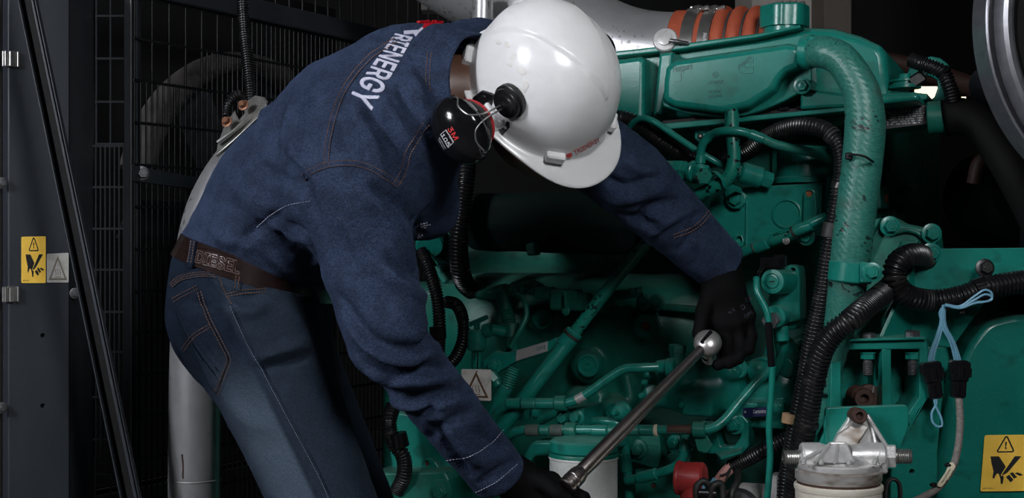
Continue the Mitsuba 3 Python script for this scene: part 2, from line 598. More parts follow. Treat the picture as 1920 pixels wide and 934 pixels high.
def mat(key, color, rough=.5, metal=0.0, spec=.5, bump=None, bscale=1.0, coat=0.0, sheen=0.0, eps=1e-3, **kw):
    b = {'type': 'principled', 'base_color': proc(color) if callable(color) else rgb(*color), 'roughness': proc(rough) if callable(rough) else float(rough), 'metallic': float(metal), 'specular': float(spec)}
    if coat:
        b['clearcoat'], b['clearcoat_gloss'] = float(coat), .92
    if sheen:
        b['sheen'] = float(sheen)
    b.update(kw)
    if bump:
        b = {'type': 'bumpmap', 'arbitrary': proc(bump, eps), 'scale': float(bscale), 'bsdf': b}
    scene[key] = {'type': 'twosided', 'bsdf': b}


def green_fn(p, n, uv):
    dust = smoothstep(.35, 1.0, n.z) * (.35 + .4 * fbm(p.x * 45, p.y * 45, p.z * 45))
    c = mix((.004, .132, .104), (.007, .175, .138), fbm(p.x * 9, p.y * 9, p.z * 9))
    sp = smoothstep(.80, .9, noise(p.x * 420, p.y * 420, p.z * 420)) * .35
    c = mix(c, (.05, .27, .22), sp)
    gr = smoothstep(.60, .78, fbm(p.x * 26 + 7, p.y * 26, p.z * 26)) * .5
    c = mix(c, (.010, .06, .048), gr)
    return mix(c, (.16, .17, .14), dust * .45)


mat('green_paint', green_fn, rough=.28, spec=.5, bump=lambda p, n, uv: .00012 * fbm(p.x * 300, p.y * 300, p.z * 300), eps=.0007)


def casting_fn(p, n, uv):
    dust = smoothstep(.35, 1.0, n.z) * (.3 + .5 * fbm(p.x * 45, p.y * 45, p.z * 45))
    c = mix((.003, .095, .068), (.005, .135, .098), fbm(p.x * 14, p.y * 14, p.z * 14))  # same green paint, darkened here to stand for shade
    gr = smoothstep(.55, .75, fbm(p.x * 30 + 3, p.y * 30, p.z * 30)) * .55
    c = mix(c, (.008, .05, .04), gr)
    return mix(c, (.14, .14, .12), dust * .4)


mat('green_casting', casting_fn, rough=.42, spec=.45, bump=lambda p, n, uv: .00045 * fbm(p.x * 240, p.y * 240, p.z * 240), eps=.0008)


bump_ = .00014


def hose_fn(p, n, uv):
    c = mix((.012, .115, .090), (.035, .155, .125), noise(uv.x * 40, uv.y * 500))
    sc = smoothstep(.70, .76, noise(uv.x * 26 + uv.y * 60, uv.y * 260)) * smoothstep(.52, .66, fbm(p.x * 22, p.y * 22, p.z * 22))
    wr = smoothstep(.5, .8, fbm(p.x * 16 + 5, p.y * 16, p.z * 16)) * .6
    return mix(mix(c, (.05, .065, .055), wr), (.006, .008, .008), sc)


mat('green_hose', hose_fn, rough=.4, spec=.45, bump=lambda p, n, uv: bump_ * dr.sin((uv.x * 16 + uv.y * 90) * 6.2832) + .00015 * noise(uv.x * 60, uv.y * 700), eps=.0008)
mat('green_braid', lambda p, n, uv: mix((.004, .10, .075), (.02, .19, .15), .5 + .5 * dr.sin((uv.x * 12 + uv.y * 300) * 6.2832) * dr.sin((uv.x * 12 - uv.y * 300) * 6.2832)), rough=.45)
mat('green_chipped', lambda p, n, uv: mix(mix((.004, .12, .09), (.008, .17, .125), fbm(p.x * 30, p.y * 30, p.z * 30)), (.003, .005, .005),
    smoothstep(.585, .61, fbm(p.x * 130, p.y * 130, p.z * 130, octaves=4)) * smoothstep(.42, .6, fbm(p.x * 22, p.y * 22, p.z * 22))), rough=.32)
mat('black_steel', lambda p, n, uv: mix((.014, .017, .023), (.030, .035, .044), fbm(p.x * 9, p.y * 9, p.z * 3)), rough=lambda p, n, uv: .34 + .25 * fbm(p.x * 30, p.y * 30, p.z * 6), spec=.5)
mat('black_mesh_lit', (.045, .05, .058), rough=.42)  # lighter copy of black_mesh, light painted into the side bars
mat('black_mesh', (.006, .0065, .0075), rough=.42, spec=.5)  # darker copy, shade painted into the front bars
mat('black_plastic', lambda p, n, uv: mix((.006, .006, .007), (.03, .028, .026), smoothstep(.5, .85, fbm(p.x * 60, p.y * 60, p.z * 60)) * .6), rough=.33, spec=.55)
mat('black_gloss', (.006, .006, .007), rough=.14, spec=.55)
mat('black_matt', (.006, .006, .0065), rough=.62, spec=.4)
mat('black_rubber', lambda p, n, uv: mix((.010, .010, .010), (.035, .032, .03), fbm(p.x * 50, p.y * 50, p.z * 50) * .5), rough=.55)
mat('glove_knit', lambda p, n, uv: mix((.0012, .0012, .0014), (.003, .003, .0035), noise(p.x * 700, p.y * 700, p.z * 700)), rough=.8, spec=.12)
mat('glove_print', (.02, .018, .036), rough=.6)


def silver_fn(p, n, uv):
    c = mix((.36, .36, .37), (.46, .46, .47), fbm(p.x * 30, p.y * 30, p.z * 30))
    st = smoothstep(.68, .8, noise(p.x * 190, p.y * 190, p.z * 90)) * smoothstep(.52, .68, fbm(p.x * 14 + 3, p.y * 14, p.z * 9))
    return mix(c, (.13, .12, .12), st * .8)


mat('silver_paint', silver_fn, rough=.34, metal=.6, spec=.5, bump=lambda p, n, uv: .0001 * noise(p.x * 600, p.y * 600, p.z * 600), eps=.0008)
mat('weld_bead', (.34, .33, .33), rough=.45, metal=.4)
mat('cast_aluminium', lambda p, n, uv: mix((.50, .49, .48), (.70, .69, .68), fbm(p.x * 120, p.y * 120, p.z * 120)), rough=.36, metal=.45, bump=lambda p, n, uv: .00022 * noise(p.x * 500, p.y * 500, p.z * 500), eps=.0008)
mat('dirty_aluminium', lambda p, n, uv: mix((.50, .48, .46), (.20, .15, .11), smoothstep(.42, .7, fbm(p.x * 28, p.y * 28, p.z * 60))), rough=.3, metal=.5)
mat('chrome', lambda p, n, uv: mix((.70, .68, .67), (.55, .50, .48), fbm(p.x * 40, p.y * 40, p.z * 40)), rough=.3, metal=.85)
mat('dark_chrome', lambda p, n, uv: mix((.66, .56, .53), (.84, .76, .73), fbm(p.x * 18, p.y * 18, p.z * 18)), rough=.27, metal=1.0)
mat('zinc', lambda p, n, uv: mix((.55, .54, .52), (.35, .34, .32), fbm(p.x * 90, p.y * 90, p.z * 90)), rough=.3, metal=.9)
mat('dark_zinc', (.16, .16, .17), rough=.38, metal=.8)
mat('polished_rim', lambda p, n, uv: mix((.10, .10, .115), (.17, .17, .19), fbm(p.x * 60, p.y * 60, p.z * 60)), rough=.30, metal=.45, spec=.9)
mat('rust', lambda p, n, uv: mix((.028, .013, .010), (.065, .028, .017), fbm(p.x * 160, p.y * 160, p.z * 160)), rough=.7)
mat('orange_primer', (.30, .085, .03), rough=.7)
mat('copper', (.22, .10, .06), rough=.45, metal=.5)
mat('shade_green', (.0012, .007, .006), rough=.8, spec=.15)  # near-black green that stands in for deep shade
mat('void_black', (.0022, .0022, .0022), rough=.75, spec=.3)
mat('silicone', lambda p, n, uv: mix((.40, .085, .040), (.30, .062, .034), fbm(p.x * 40, p.y * 40, p.z * 40)), rough=.5, spec=.4)
mat('red_rubber', lambda p, n, uv: mix((.30, .022, .022), (.22, .02, .02), fbm(p.x * 50, p.y * 50, p.z * 50)), rough=.4)
mat('red_foam', (.35, .01, .015), rough=.7)
mat('blue_wire', (.12, .28, .38), rough=.4)
mat('white_wire', (.5, .48, .46), rough=.5)
mat('grey_sleeve', lambda p, n, uv: mix((.13, .115, .105), (.21, .19, .175), noise(p.x * 300, p.y * 300, p.z * 300)), rough=.75)
mat('cream_tag', (.62, .55, .40), rough=.6)
mat('tan_tape', (.30, .19, .10), rough=.7)
mat('pink_tape', (.42, .20, .18), rough=.6)


def helmet_fn(p, n, uv):
    a = smoothstep(.58, .66, fbm(p.x * 42 + 1.3, p.y * 30, p.z * 42)) * smoothstep(.10, .0, dr.abs(p.x - .0)) * .0
    return mix((.74, .745, .75), (.66, .655, .65), fbm(p.x * 12, p.y * 12, p.z * 12)) * (1 - a)


mat('helmet_white', helmet_fn, rough=.22, spec=.5, coat=.4)
mat('scuff', (.655, .64, .615), rough=.4)
mat('filter_white', lambda p, n, uv: mix((.40, .41, .39), (.45, .46, .44), noise(p.x * 300, p.y * 300, p.z * 300)), rough=.42)
mat('filter_cream', lambda p, n, uv: mix((.60, .57, .50), (.50, .46, .38), fbm(p.x * 20, p.y * 20, p.z * 40)), rough=.32)
mat('label_yellow', lambda p, n, uv: mix((.95, .60, .085), (.88, .55, .075), fbm(p.x * 60, p.y * 60, p.z * 60)), rough=.4)
mat('label_grey', lambda p, n, uv: mix((.44, .43, .40), (.34, .325, .295), smoothstep(.5, .75, fbm(p.x * 50, p.y * 50, p.z * 50))), rough=.5)
mat('ink', (.008, .008, .009), rough=.5)
mat('ink_brown', (.085, .045, .028), rough=.5)
mat('ink_taupe', (.17, .15, .12), rough=.5)
mat('ink_white', (.55, .55, .56), rough=.5)
mat('ink_red', (.50, .02, .02), rough=.5)
mat('ink_faded_red', (.42, .10, .10), rough=.4)
mat('embroidery_white', lambda p, n, uv: mix((.56, .56, .66), (.40, .40, .50), noise(p.x * 260, p.y * 260, p.z * 900)), rough=.55, sheen=.5)
mat('embroidery_red', (.42, .006, .014), rough=.55, sheen=.3)
mat('thread_orange', (.24, .105, .05), rough=.7)
mat('thread_pale', (.28, .30, .36), rough=.7)
mat('skin', lambda p, n, uv: mix((.075, .034, .021), (.10, .046, .029), fbm(p.x * 90, p.y * 90, p.z * 90)), rough=.45)
mat('hair', (.012, .009, .008), rough=.5)
mat('eye_white', (.6, .58, .55), rough=.2)
mat('leather', lambda p, n, uv: mix((.009, .0045, .004), (.018, .009, .008), fbm(p.x * 150, p.y * 150, p.z * 150)), rough=.22, spec=.9)
mat('embossed_leather', (.07, .045, .04), rough=.3, spec=.8)
mat('concrete', lambda p, n, uv: mix((.05, .048, .045), (.08, .076, .07), fbm(p.x * 5, p.y * 5, p.z * 5)), rough=.8)
mat('wall_paint', lambda p, n, uv: mix((.40, .37, .33), (.46, .43, .39), fbm(p.x * 3, p.y * 3, p.z * 3)), rough=.8)
mat('brown_side', (.12, .10, .085), rough=.8)
mat('dark_wall', (.012, .012, .012), rough=.8)
mat('boot_leather', (.02, .017, .015), rough=.5)
mat('shroud_grey', lambda p, n, uv: mix((.035, .032, .03), (.10, .092, .088), fbm(p.x * 18, p.y * 18, p.z * 18)), rough=.6)
mat('plate_black', (.008, .008, .008), rough=.35)
mat('plate_blue', (.008, .012, .055), rough=.35)
mat('brown_pipe', (.045, .022, .016), rough=.6)


def denim(base_dark, base_light, fade=None):
    def fn(p, n, uv):
        w = noise(p.x * 1400 + p.z * 500, p.y * 1400, p.z * 1400 - p.x * 500)
        w2 = noise(p.x * 760, p.y * 760 + 9, p.z * 760)
        big = fbm(p.x * 11, p.y * 11, p.z * 11)
        t = 1.75 * w * w2 + .45 * (big - .38)
        c = mix(base_dark, base_light, dr.clip(t, 0, 1.3))
        c = c * (.84 + .32 * smoothstep(.3, .7, fbm(p.x * 60 + p.z * 20, p.y * 16, p.z * 44 - p.x * 20)))
        if fade is not None:
            c = mix(c, (.070, .095, .130), fade(p) * (.45 + .9 * w * w2))
        return c
    return fn


mat('denim_shirt', denim((.004, .007, .017), (.035, .053, .102)), rough=.88, spec=.18, sheen=.2)
seam_s = lambda p: p.x + .443 - (.96 - p.z) * .508          # metres in front of the side seam
thigh_fade = lambda p: (smoothstep(.004, -.008, seam_s(p)) * smoothstep(-.125, -.045, seam_s(p)) * smoothstep(.92, .76, p.z) + .22 * smoothstep(-.004, .008, seam_s(p))) * smoothstep(.25, .65, fbm(p.x * 9, p.y * 9, p.z * 9) + .25)
mat('denim_jeans', denim((.0014, .0036, .009), (.0085, .0155, .030), thigh_fade), rough=.88, spec=.15, sheen=.12)
# ---------------------------------------------------------------- the setting: a dark hall
add('floor', rbox((0, 3.5, -.05), (9, 10, .1), .001), 'concrete', kind='structure')
add('wall_back', rbox((0, 8.05, 1.9), (9, .1, 3.9), .001), 'dark_wall', kind='structure')
add('wall_left', rbox((-4.45, 3.5, 1.9), (.1, 10, 3.9), .001), 'dark_wall', kind='structure')
add('wall_right', rbox((4.45, 3.5, 1.9), (.1, 10, 3.9), .001), 'dark_wall', kind='structure')
add('wall_front', rbox((0, -1.45, 1.9), (9, .1, 3.9), .001), 'dark_wall', kind='structure')
add('ceiling', rbox((0, 3.5, 3.9), (9, 10, .1), .001), 'dark_wall', kind='structure')
# pillar behind the engine, and the strip of wall beside it
c = P(1500, 60, 5.2)
add('column', rbox((c[0], c[1] + .2, 1.95), (.36, .4, 3.8), .004), 'wall_paint', kind='structure')
add('trim_2', rbox((P(1570, 60, 5.0)[0], 5.2, 1.95), (.10, .42, 3.8), .004), 'brown_side', kind='structure')  # brown panel set as the darker right side of the column
a, b = P(1418, 20, 6.5), P(1440, 20, 6.5)
add('trim_1', rbox(((a + b) / 2) * [1, 1, 0] + [0, .1, 1.95], (.05, .1, 3.8), .004), 'green_casting', kind='structure')
c = P(860, 10, 7.0)
add('window_1', rbox(P(850, -18, 7.9), (.36, .16, .25), .004), 'wall_paint', kind='structure')
tag(add('rusty_pipe', tube([P(1545, 78, 4.6) * [1, 1, 0], P(1545, 78, 4.6), P(1720, 128, 4.6), P(1900, 190, 4.6), [4.4, 4.6, .75]], .035, 14, smoothed=False), 'brown_pipe'), 'thin brown pipe running down to the right in the dark behind the engine', 'pipe')
for i, (x, y, w, h, lab) in enumerate(((1738, 176, .125, .075, 'bright warm glowing panel far behind the lifting eye of the engine'), (1846, 136, .020, .024, 'small warm glowing panel far off beside the polished rim'), (1806, 184, .028, .016, 'small warm glowing panel far off right of the lifting eye'))):
    key = numbered('hall_lamp')  # emissive panels added in place of the lit background far off
    o = P(x, y, 6.9)
    scene[key + '__diffuser'] = {'type': 'rectangle', 'to_world': T().translate(o.tolist()) @ T().rotate([1, 0, 0], 90) @ T().scale([w / 2 * 1.0, h / 2, 1]), 'bsdf': {'type': 'diffuse', 'reflectance': rgb(.4, .36, .3)}, 'emitter': {'type': 'area', 'radiance': rgb(1.6, 1.1, .62)}}
    add('housing', rbox(o + [0, .03, 0], (w + .02, .04, h + .02), .002), 'black_matt', key)
    add('bracket', rbox(o + [0, .57, 0], (.02, 1.1, .02), .002), 'black_matt', key)
    tag(key, lab, 'lamp', 'warm glowing panels far behind the engine')

# ---------------------------------------------------------------- open canopy door at the left
KD = .8
D0 = 3.44
door = thing('canopy_door', 'black steel canopy door with warning labels standing open at the far left', 'steel door')
add('sheet', plate([(15, -40), (131, -40), (131, 1420), (15, 1420)], D0, .03, KD, .003, holes=[(80, 629, .0045), (80, 761, .0045)]), 'black_steel', door, smooth=30)
add('return_flange', hull([onplane(131, -60, D0, KD), onplane(131, 1400, D0, KD), onplane(181, -60, 3.0, .0), onplane(181, 1330, 3.0, .0), onplane(131, -60, D0, KD) + [.0, .02, 0], onplane(131, 1400, D0, KD) + [0, .02, 0], onplane(181, -60, 3.02, 0), onplane(181, 1330, 3.02, 0)]), 'black_steel', door, smooth=False)
add('edge_channel', plate([(-30, -40), (13, -40), (13, 1420), (-30, 1420)], D0 + .05, .03, KD, .002), 'black_matt', door)
axd = yaw_axes(KD)
for y in (111, 552):
    c = onplane(20, y, D0, KD)
    k = add('clip', cat_([rbox(c + axd[0] * dx - axd[1] * .004, (w, .010, .030), .0015, axd) for dx, w in ((-.012, .004), (.000, .010), (.012, .004))] + [rbox(c + axd[0] * .0 - axd[1] * -.001, (.032, .003, .030), .001, axd)]), 'zinc', door, 'bright spring clip', smooth=30)
for x, y in ((3, 343), (3, 765), (140, 550)):
    add('bolt', bolt(onplane(x, y, D0 if x > 100 else D0 - .01, KD), -axd[1], .0075, .006), 'dark_zinc', door)
# prop: a long folded channel leaning across the door
prop = thing('door_prop', 'long black folded steel bar leaning slantwise in front of the canopy door', 'steel bar')
for nm, pl, y0, th in (('web', [(33, -60), (52, -60), (274, 1000), (252, 1000)], 2.60, .004), ('flange', [(21, -60), (34, -60), (253, 1000), (239, 1000)], 2.63, .004), ('lip', [(51.5, -60), (54.5, -60), (276, 1000), (273, 1000)], 2.585, .02), ('lip', [(20, -60), (23, -60), (241, 1000), (238, 1000)], 2.61, .02), ('groove', [(45, -60), (50, -60), (271.5, 1000), (264, 1000)], 2.597, .004)):
    add(nm, plate(pl, y0, th, .1, .0012), 'black_steel' if nm in ('lip', 'groove') else 'void_black', prop)  # light painted into lips and groove, shade into web and flange

# ---- pictograms, drawn in a unit label 0..1 wide


def hand_sign(w, h):
    """cut-hand warning: (triangle outline + mark, hand, blade, small print) in a label w x h"""
    tri_o = Polygon([(w * .50, h * .945), (w * .35, h * .715), (w * .65, h * .715)])
    tr = tri_o.buffer(w * .045, join_style=1).difference(tri_o.buffer(w * .012))
    ex = shapely.union_all([Polygon([(w * .478, h * .87), (w * .522, h * .87), (w * .51, h * .79), (w * .49, h * .79)]), Point(w * .5, h * .762).buffer(w * .022)])
    hd = Polygon([(w * .17, h * .615), (w * .36, h * .615), (w * .53, h * .43), (w * .46, h * .33), (w * .50, h * .24), (w * .48, h * .13), (w * .44, h * .135), (w * .43, h * .21), (w * .38, h * .31), (w * .33, h * .31), (w * .28, h * .22), (w * .25, h * .24), (w * .26, h * .36), (w * .20, h * .50)])
    blade = Polygon([(w * .45, h * .285), (w * .72, h * .615), (w * .87, h * .615), (w * .58, h * .33), (w * .50, h * .29)])
    bits = [Polygon([(w * .55, h * .25), (w * .62, h * .29), (w * .72, h * .20), (w * .66, h * .155)]), Polygon([(w * .63, h * .31), (w * .69, h * .335), (w * .80, h * .245), (w * .73, h * .22)]), Polygon([(w * .74, h * .31), (w * .80, h * .33), (w * .93, h * .285), (w * .86, h * .265)])]
    num = affinity.translate(affinity.scale(text_shape('6690-0130.D'), h * .02, h * .02, origin=(0, 0)), w * .05, h * .045)
    return [tr, ex, hd.difference(blade.buffer(w * .02)), blade, *bits, num]


def heat_sign(w, h):
    o = Polygon([(w * .5, h * .90), (w * .10, h * .10), (w * .90, h * .10)])
    tr = o.buffer(w * .01, join_style=2).difference(o.buffer(-w * .055, join_style=2))
    out = [tr]
    for x in (.40, .50, .60):
        y = np.linspace(.26, .47, 14)
        out.append(LineString(np.column_stack([w * (x + .025 * np.sin((y - .26) / .21 * 2 * np.pi)), h * y])).buffer(w * .011))
    out.append(Polygon([(w * .36, h * .205), (w * .64, h * .205), (w * .64, h * .18), (w * .36, h * .18)]))
    return out


def sign(q4, y0, k, geoms, w, h, base, ink, parent, label, thick=.0006, r=.003, hole=None):
    """flat label: q4 = its four corners in pixels (top left, top right, bottom right, bottom left), on the plane y = y0 + k x"""
    f = quad_map([(0, h), (w, h), (w, 0), (0, 0)], q4)
    bp = fillet(np.array([(0, 0), (w, 0), (w, h), (0, h)]), w * .05, 4)
    lab = add('warning_label', plate([tuple(x) for x in f(bp)], y0 - .0008, thick, k, .0), base, parent, label, smooth=False)
    ms = []
    for g in geoms:
        for p in getattr(g, 'geoms', [g]):
            e = f(np.array(p.exterior.coords)[:-1])
            hs = [f(np.array(i.coords)[:-1]) for i in p.interiors]
            ax, o = yaw_axes(k), np.array([0, y0, 0.0])
            loc = lambda z: np.array([(onplane(a, b, y0, k) - o) @ ax.T for a, b in z])[:, [0, 2]]
            m = prism(loc(e), -.0011, -.0007, 0, [loc(z) for z in hs])
            ms.append(tri(np.array(m.vertices) @ ax + o, m.faces))
    add('pictogram', cat_(ms), ink, lab if parent else lab, smooth=False)
    return lab


sign([(40, 444), (86, 443), (86, 531), (40, 531)], D0, KD, hand_sign(1, 1.42), 1, 1.42, 'label_yellow', 'ink', door, 'yellow cut-hand warning label')
sign([(88, 476), (129, 474), (129, 530), (88, 530)], D0, KD, heat_sign(1, 1.05), 1, 1.05, 'label_grey', 'ink_taupe', door, 'pale hot-surface warning label')

# ---------------------------------------------------------------- radiator guard: punched black grilles, one along the side, one across the fan
guard = thing('radiator_guard', 'black punched steel radiator guard between the canopy door and the mechanic', 'guard grille')


def grille(xs, ys, y0, k, t, wbar, parent, name, lab=None):
    """bars of a punched sheet; xs, ys in pixels at the reference line; each entry (pos, from, to)"""
    ms = []
    ax = yaw_axes(k)
    for x, a, b in xs:
        p, q = onplane(x, a, y0, k), onplane(x, b, y0, k)
        ms.append(rbox((p + q) / 2, (wbar, t, abs(p[2] - q[2])), .0006, ax))
    for z, a, b in ys:
        p, q = onplane(a, 467, y0, k) * [1, 1, 0] + [0, 0, z], onplane(b, 467, y0, k) * [1, 1, 0] + [0, 0, z]
        ms.append(rbox((p + q) / 2, (np.linalg.norm(p - q), t, wbar * 1.5), .0006, ax))
    return add(name, cat_(ms), 'black_mesh', parent, lab, kind='stuff', smooth=False)


y0s = 2.96
add('post', plate([(232, -60), (246, -60), (246, 1350), (232, 1350)], y0s - .004, .03, 0, .0015), 'black_steel', guard, 'narrow upright post with a bright edge')
add('post_edge', plate([(243.6, -60), (246.4, -60), (246.4, 1350), (243.6, 1350)], y0s - .0065, .003, 0, .0006), 'dark_zinc', guard, 'thin brighter strip on the edge of the post')  # separate lighter strip along the post
zs = lambda y, d=y0s: CZ - (y - 467) / FPX * d
xs = [(180.5, -40, 272), (207, -40, 272), (171, 272, 820)] + [(171 + 8.7 * i, 274, 860) for i in range(1, 8)] + [(178, 860, 1250), (207, 860, 1250)]
ys = [(zs(y), 178, 234) for y in (30, 110, 191, 270, 888, 965, 1040)] + [(zs(y), 168, 234) for y in (274, 351, 429, 506, 585, 660, 745, 824)]
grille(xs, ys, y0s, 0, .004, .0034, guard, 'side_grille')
scene[guard + '__side_grille']['bsdf'] = {'type': 'ref', 'id': 'black_mesh_lit'}
KG, G0 = 1.74, 4.38
# columns of the large grille, evenly spaced along it
col = lambda i: (lambda e, ax_: 960 + FPX * ((e + ax_ * (.052 * i))[0]) / ((e + ax_ * (.052 * i))[1]))(onplane(252, 467, G0, KG), yaw_axes(KG)[0])
zrow = [1.505 + .088 - .0905 * j for j in range(17)]
xs, ys = [], []
for i in range(0, 26):
    xs.append((col(i), -90, 1250))
for j, z in enumerate(zrow):
    ys.append((z, 249, col(25)))
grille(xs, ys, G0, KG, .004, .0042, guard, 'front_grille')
fine = []
ax = yaw_axes(KG)
o = onplane(252, 467, G0, KG)
ms = []
for i in range(0, 26):
    top = zrow[2] if i < 4 else (zrow[1] if i < 7 else zrow[0])
    for s in (1, 2):
        c = o + ax[0] * (.052 * i + .052 * s / 3)
        ms.append(rbox([c[0], c[1], (top + .14) / 2], (.0034, .004, top - .14), .0006, ax))
add('fine_bars', cat_(ms), 'black_mesh', guard, kind='stuff', smooth=False)
add('cross_bar', plate([(246, 309), (372, 333), (372, 356), (246, 339)], G0 - .012, .006, KG, .0015), 'black_steel', guard)
add('bolt', bolt(onplane(266, 325, G0 - .012, KG), -ax[1] + [-.6, 0, 0], .011, .008), 'dark_zinc', guard)
for z in (.10, 1.62):
    add('rail', rbox(o * [1, 1, 0] + ax[0] * .66 + [0, 0, z], (1.36, .03, .05), .003, ax), 'black_steel', guard)
add('side_post', rbox(onplane(249, 467, G0, KG) * [1, 1, 0] + [0, .03, .83], (.012, .03, 1.62), .002), 'black_steel', guard)
# fan ring seen through the grille
fan = thing('fan_shroud', 'grey curved fan shroud half hidden behind the black grille', 'fan shroud')
n_ = ax[1]
fc = o + ax[0] * .55 + ax[1] * .16
fc[2] = 1.12
aa = np.linspace(math.radians(72), math.radians(163), 50)
rp_ = fc + np.cos(aa)[:, None] * ax[0] * -1 * -1 * .40 + np.sin(aa)[:, None] * ax[2] * .40
add('ring', tube(rp_, .052, 16, smoothed=False, flat=.55), 'shroud_grey', fan, 'curved grey duct edge', smooth=40)
add('hub', lathe([(0, -.02), (.07, -.02), (.08, 0), (.08, .06), (0, .06)], fc, n_, 30), 'black_steel', fan)
for i in range(6):
    a = i * math.pi / 3
    r_ = np.cos(a) * ax[0] + np.sin(a) * ax[2]
    add('blade', rbox(fc + r_ * .235 + n_ * .03, (.32, .004, .10), .001, np.array([r_, n_, nrm(np.cross(r_, n_) + n_ * .5)])), 'black_steel', fan)
add('core', rbox(fc + n_ * .22, (1.25, .06, 1.3), .004, ax), 'black_matt', fan, 'dark radiator core')
add('foot', rbox([fc[0] + n_[0] * .22, fc[1] + n_[1] * .22, .225], (1.1, .06, .46), .004, ax), 'black_matt', fan)

# ---------------------------------------------------------------- silver charge pipes
lp = thing('charge_pipe', 'silver painted pipe rising behind the mechanic\'s hips at the left', 'pipe')
path = [P(364, 1330, 2.66), P(364, 1100, 2.66), P(364, 900, 2.66), P(366, 700, 2.66), P(372, 560, 2.66), P(382, 450, 2.67), P(408, 370, 2.69), P(462, 292, 2.72), P(560, 215, 2.76)]
add('tube', tube(path, .0492, 40, step=.01), 'silver_paint', lp, smooth=True)
ring_at = lambda c, ax_, R, r, n=48: lathe([(R - r, -r), (R + r * .6, -r * .7), (R + r, 0), (R + r * .6, r * .7), (R - r, r)], c, ax_, n)
add('weld', ring_at(P(364, 898, 2.66), [0, .0, 1], .0485, .0022), 'weld_bead', lp, 'rough weld seam')
add('weld', tube([P(343, 898, 2.612), P(343, 870, 2.612), P(341, 852, 2.612)], .0016, 8), 'rust', lp, 'rusty upright weld seam')
add('foot', cyl([P(364, 900, 2.66)[0], 2.66, 0.0], [P(364, 900, 2.66)[0], 2.66, .22], .075, 30), 'silver_paint', lp)
br = add('flange', gplate([(404, 292), (408, 268), (420, 236), (440, 206), (448, 224), (458, 212), (455, 194), (478, 178), (497, 182), (500, 205), (440, 262)], P(440, 250, 2.61), nrm([-.3, -.8, .35]), .008, .0015), 'zinc', lp, 'bright steel flange plate with two slots')
add('band', tube([P(408, 268, 2.60), P(440, 245, 2.60), P(500, 190, 2.62)], .0045, 8, smoothed=False), 'zinc', br)
for x, y in ((426, 229), (457, 198)):
    add('bolt', bolt(P(x, y, 2.598), [-.3, -.8, .35], .0075, .008), 'copper', br, 'copper coloured bolt')
cd = thing('conduit', 'thin black corrugated tube hanging in front of the grille above the mechanic\'s back', 'conduit')
add('tube', conduit([P(453, -20, 2.72), P(458, 60, 2.72), P(466, 130, 2.71), P(470, 185, 2.70), P(466, 230, 2.70)], .0105, .005, .003), 'black_plastic', cd, smooth=40)
cd = thing('conduit', 'short black corrugated tube curling behind the bright flange plate', 'conduit')
add('tube', conduit([P(424, 216, 2.68), P(430, 192, 2.68), P(446, 178, 2.69), P(462, 190, 2.70)], .0085, .005, .003), 'black_plastic', cd, smooth=40)
# ---------------------------------------------------------------- the mechanic
person = thing('person', 'person in denim shirt, jeans and black gloves bent over the green engine, turning a ratchet', 'person')
Tax = nrm(P(800, 190, 2.17) - P(470, 500, 2.34))
Sax = P(880, 80, 2.40) - P(650, 330, 2.10)
Sax = nrm(Sax - (Sax @ Tax) * Tax)
Bax = np.cross(Tax, Sax)
Wax = nrm([.25, 1, .05])               # hips: from the near to the far side
SHR, SHL = P(655, 352, 2.10), P(900, 134, 2.38)
ELR, WRR = P(727, 636, 2.05), P(930, 886, 2.20)
ELL, WRL = P(1178, 332, 2.38), P(1352, 500, 2.47)
HIPR, KNR, ANR = P(470, 610, 2.24), P(655, 1050, 2.16), P(700, 1540, 2.26)
HIPL, KNL, ANL = P(490, 600, 2.43), P(700, 1040, 2.52), P(770, 1530, 2.62)
NECK0, NECK1 = P(835, 170, 2.20), P(935, 200, 2.14)
# head frame: R to the person's right ear, Fw to the nose, U to the crown
HR = nrm([-.69, -.56, -.46])
HF = nrm(np.array([.62, -.18, -.78]) - np.array([.62, -.18, -.78]) @ HR * HR)
HU = np.cross(HR, HF)
HM = np.array([HR, HF, HU])
HC = P(1013, 168, 2.19)                # middle of the helmet's rim


def torso_sdf(p, g=0.0):
    a = rcone(p, P(468, 492, 2.34), P(563, 377, 2.31), .112 + g, .126 + g, Wax, .76)
    b = rcone(p, P(563, 377, 2.31), P(690, 270, 2.25), .126 + g, .142 + g, Sax, .74)
    c = rcone(p, P(690, 270, 2.25), P(762, 211, 2.21), .142 + g, .091 + g, Sax, .72)
    d = smin(smin(a, b, .05), c, .05)
    d = smin(d, rcone(p, P(735, 325, 2.28), P(806, 392, 2.29), .075 + g, .044 + g), .05)
    d = smin(d, rcone(p, P(765, 222, 2.20), SHR, .078 + g, .078 + g), .06)
    d = smin(d, rcone(p, P(768, 160, 2.23), SHL, .090 + g, .080 + g), .06)
    return d


def arm_r(p, g=0.0):
    return np.minimum(rcone(p, SHR, ELR, .077 + g, .058 + g), rcone(p, ELR, WRR, .050 + g, .043 + g))


def arm_l(p, g=0.0):
    return np.minimum(rcone(p, SHL, ELL, .072 + g, .064 + g), rcone(p, ELL, WRL, .064 + g, .044 + g))


def hips_sdf(p, g=0.0):
    a = rcone(p, P(460, 494, 2.34), P(478, 560, 2.34), .100 + g, .112 + g, Wax, .72)
    b = np.minimum(ellip(p, P(448, 586, 2.25), np.array([.104, .11, .125]) + g), ellip(p, P(474, 582, 2.43), np.array([.104, .11, .12]) + g))
    return smin(a, b, .06)


def legs_sdf(p, g=0.0):
    r = np.minimum(rcone(p, HIPR, KNR, .098 + g, .066 + g), rcone(p, KNR, ANR, .064 + g, .046 + g))
    l = np.minimum(rcone(p, HIPL, KNL, .098 + g, .066 + g), rcone(p, KNL, ANL, .064 + g, .046 + g))
    return smin(r, l, .02)


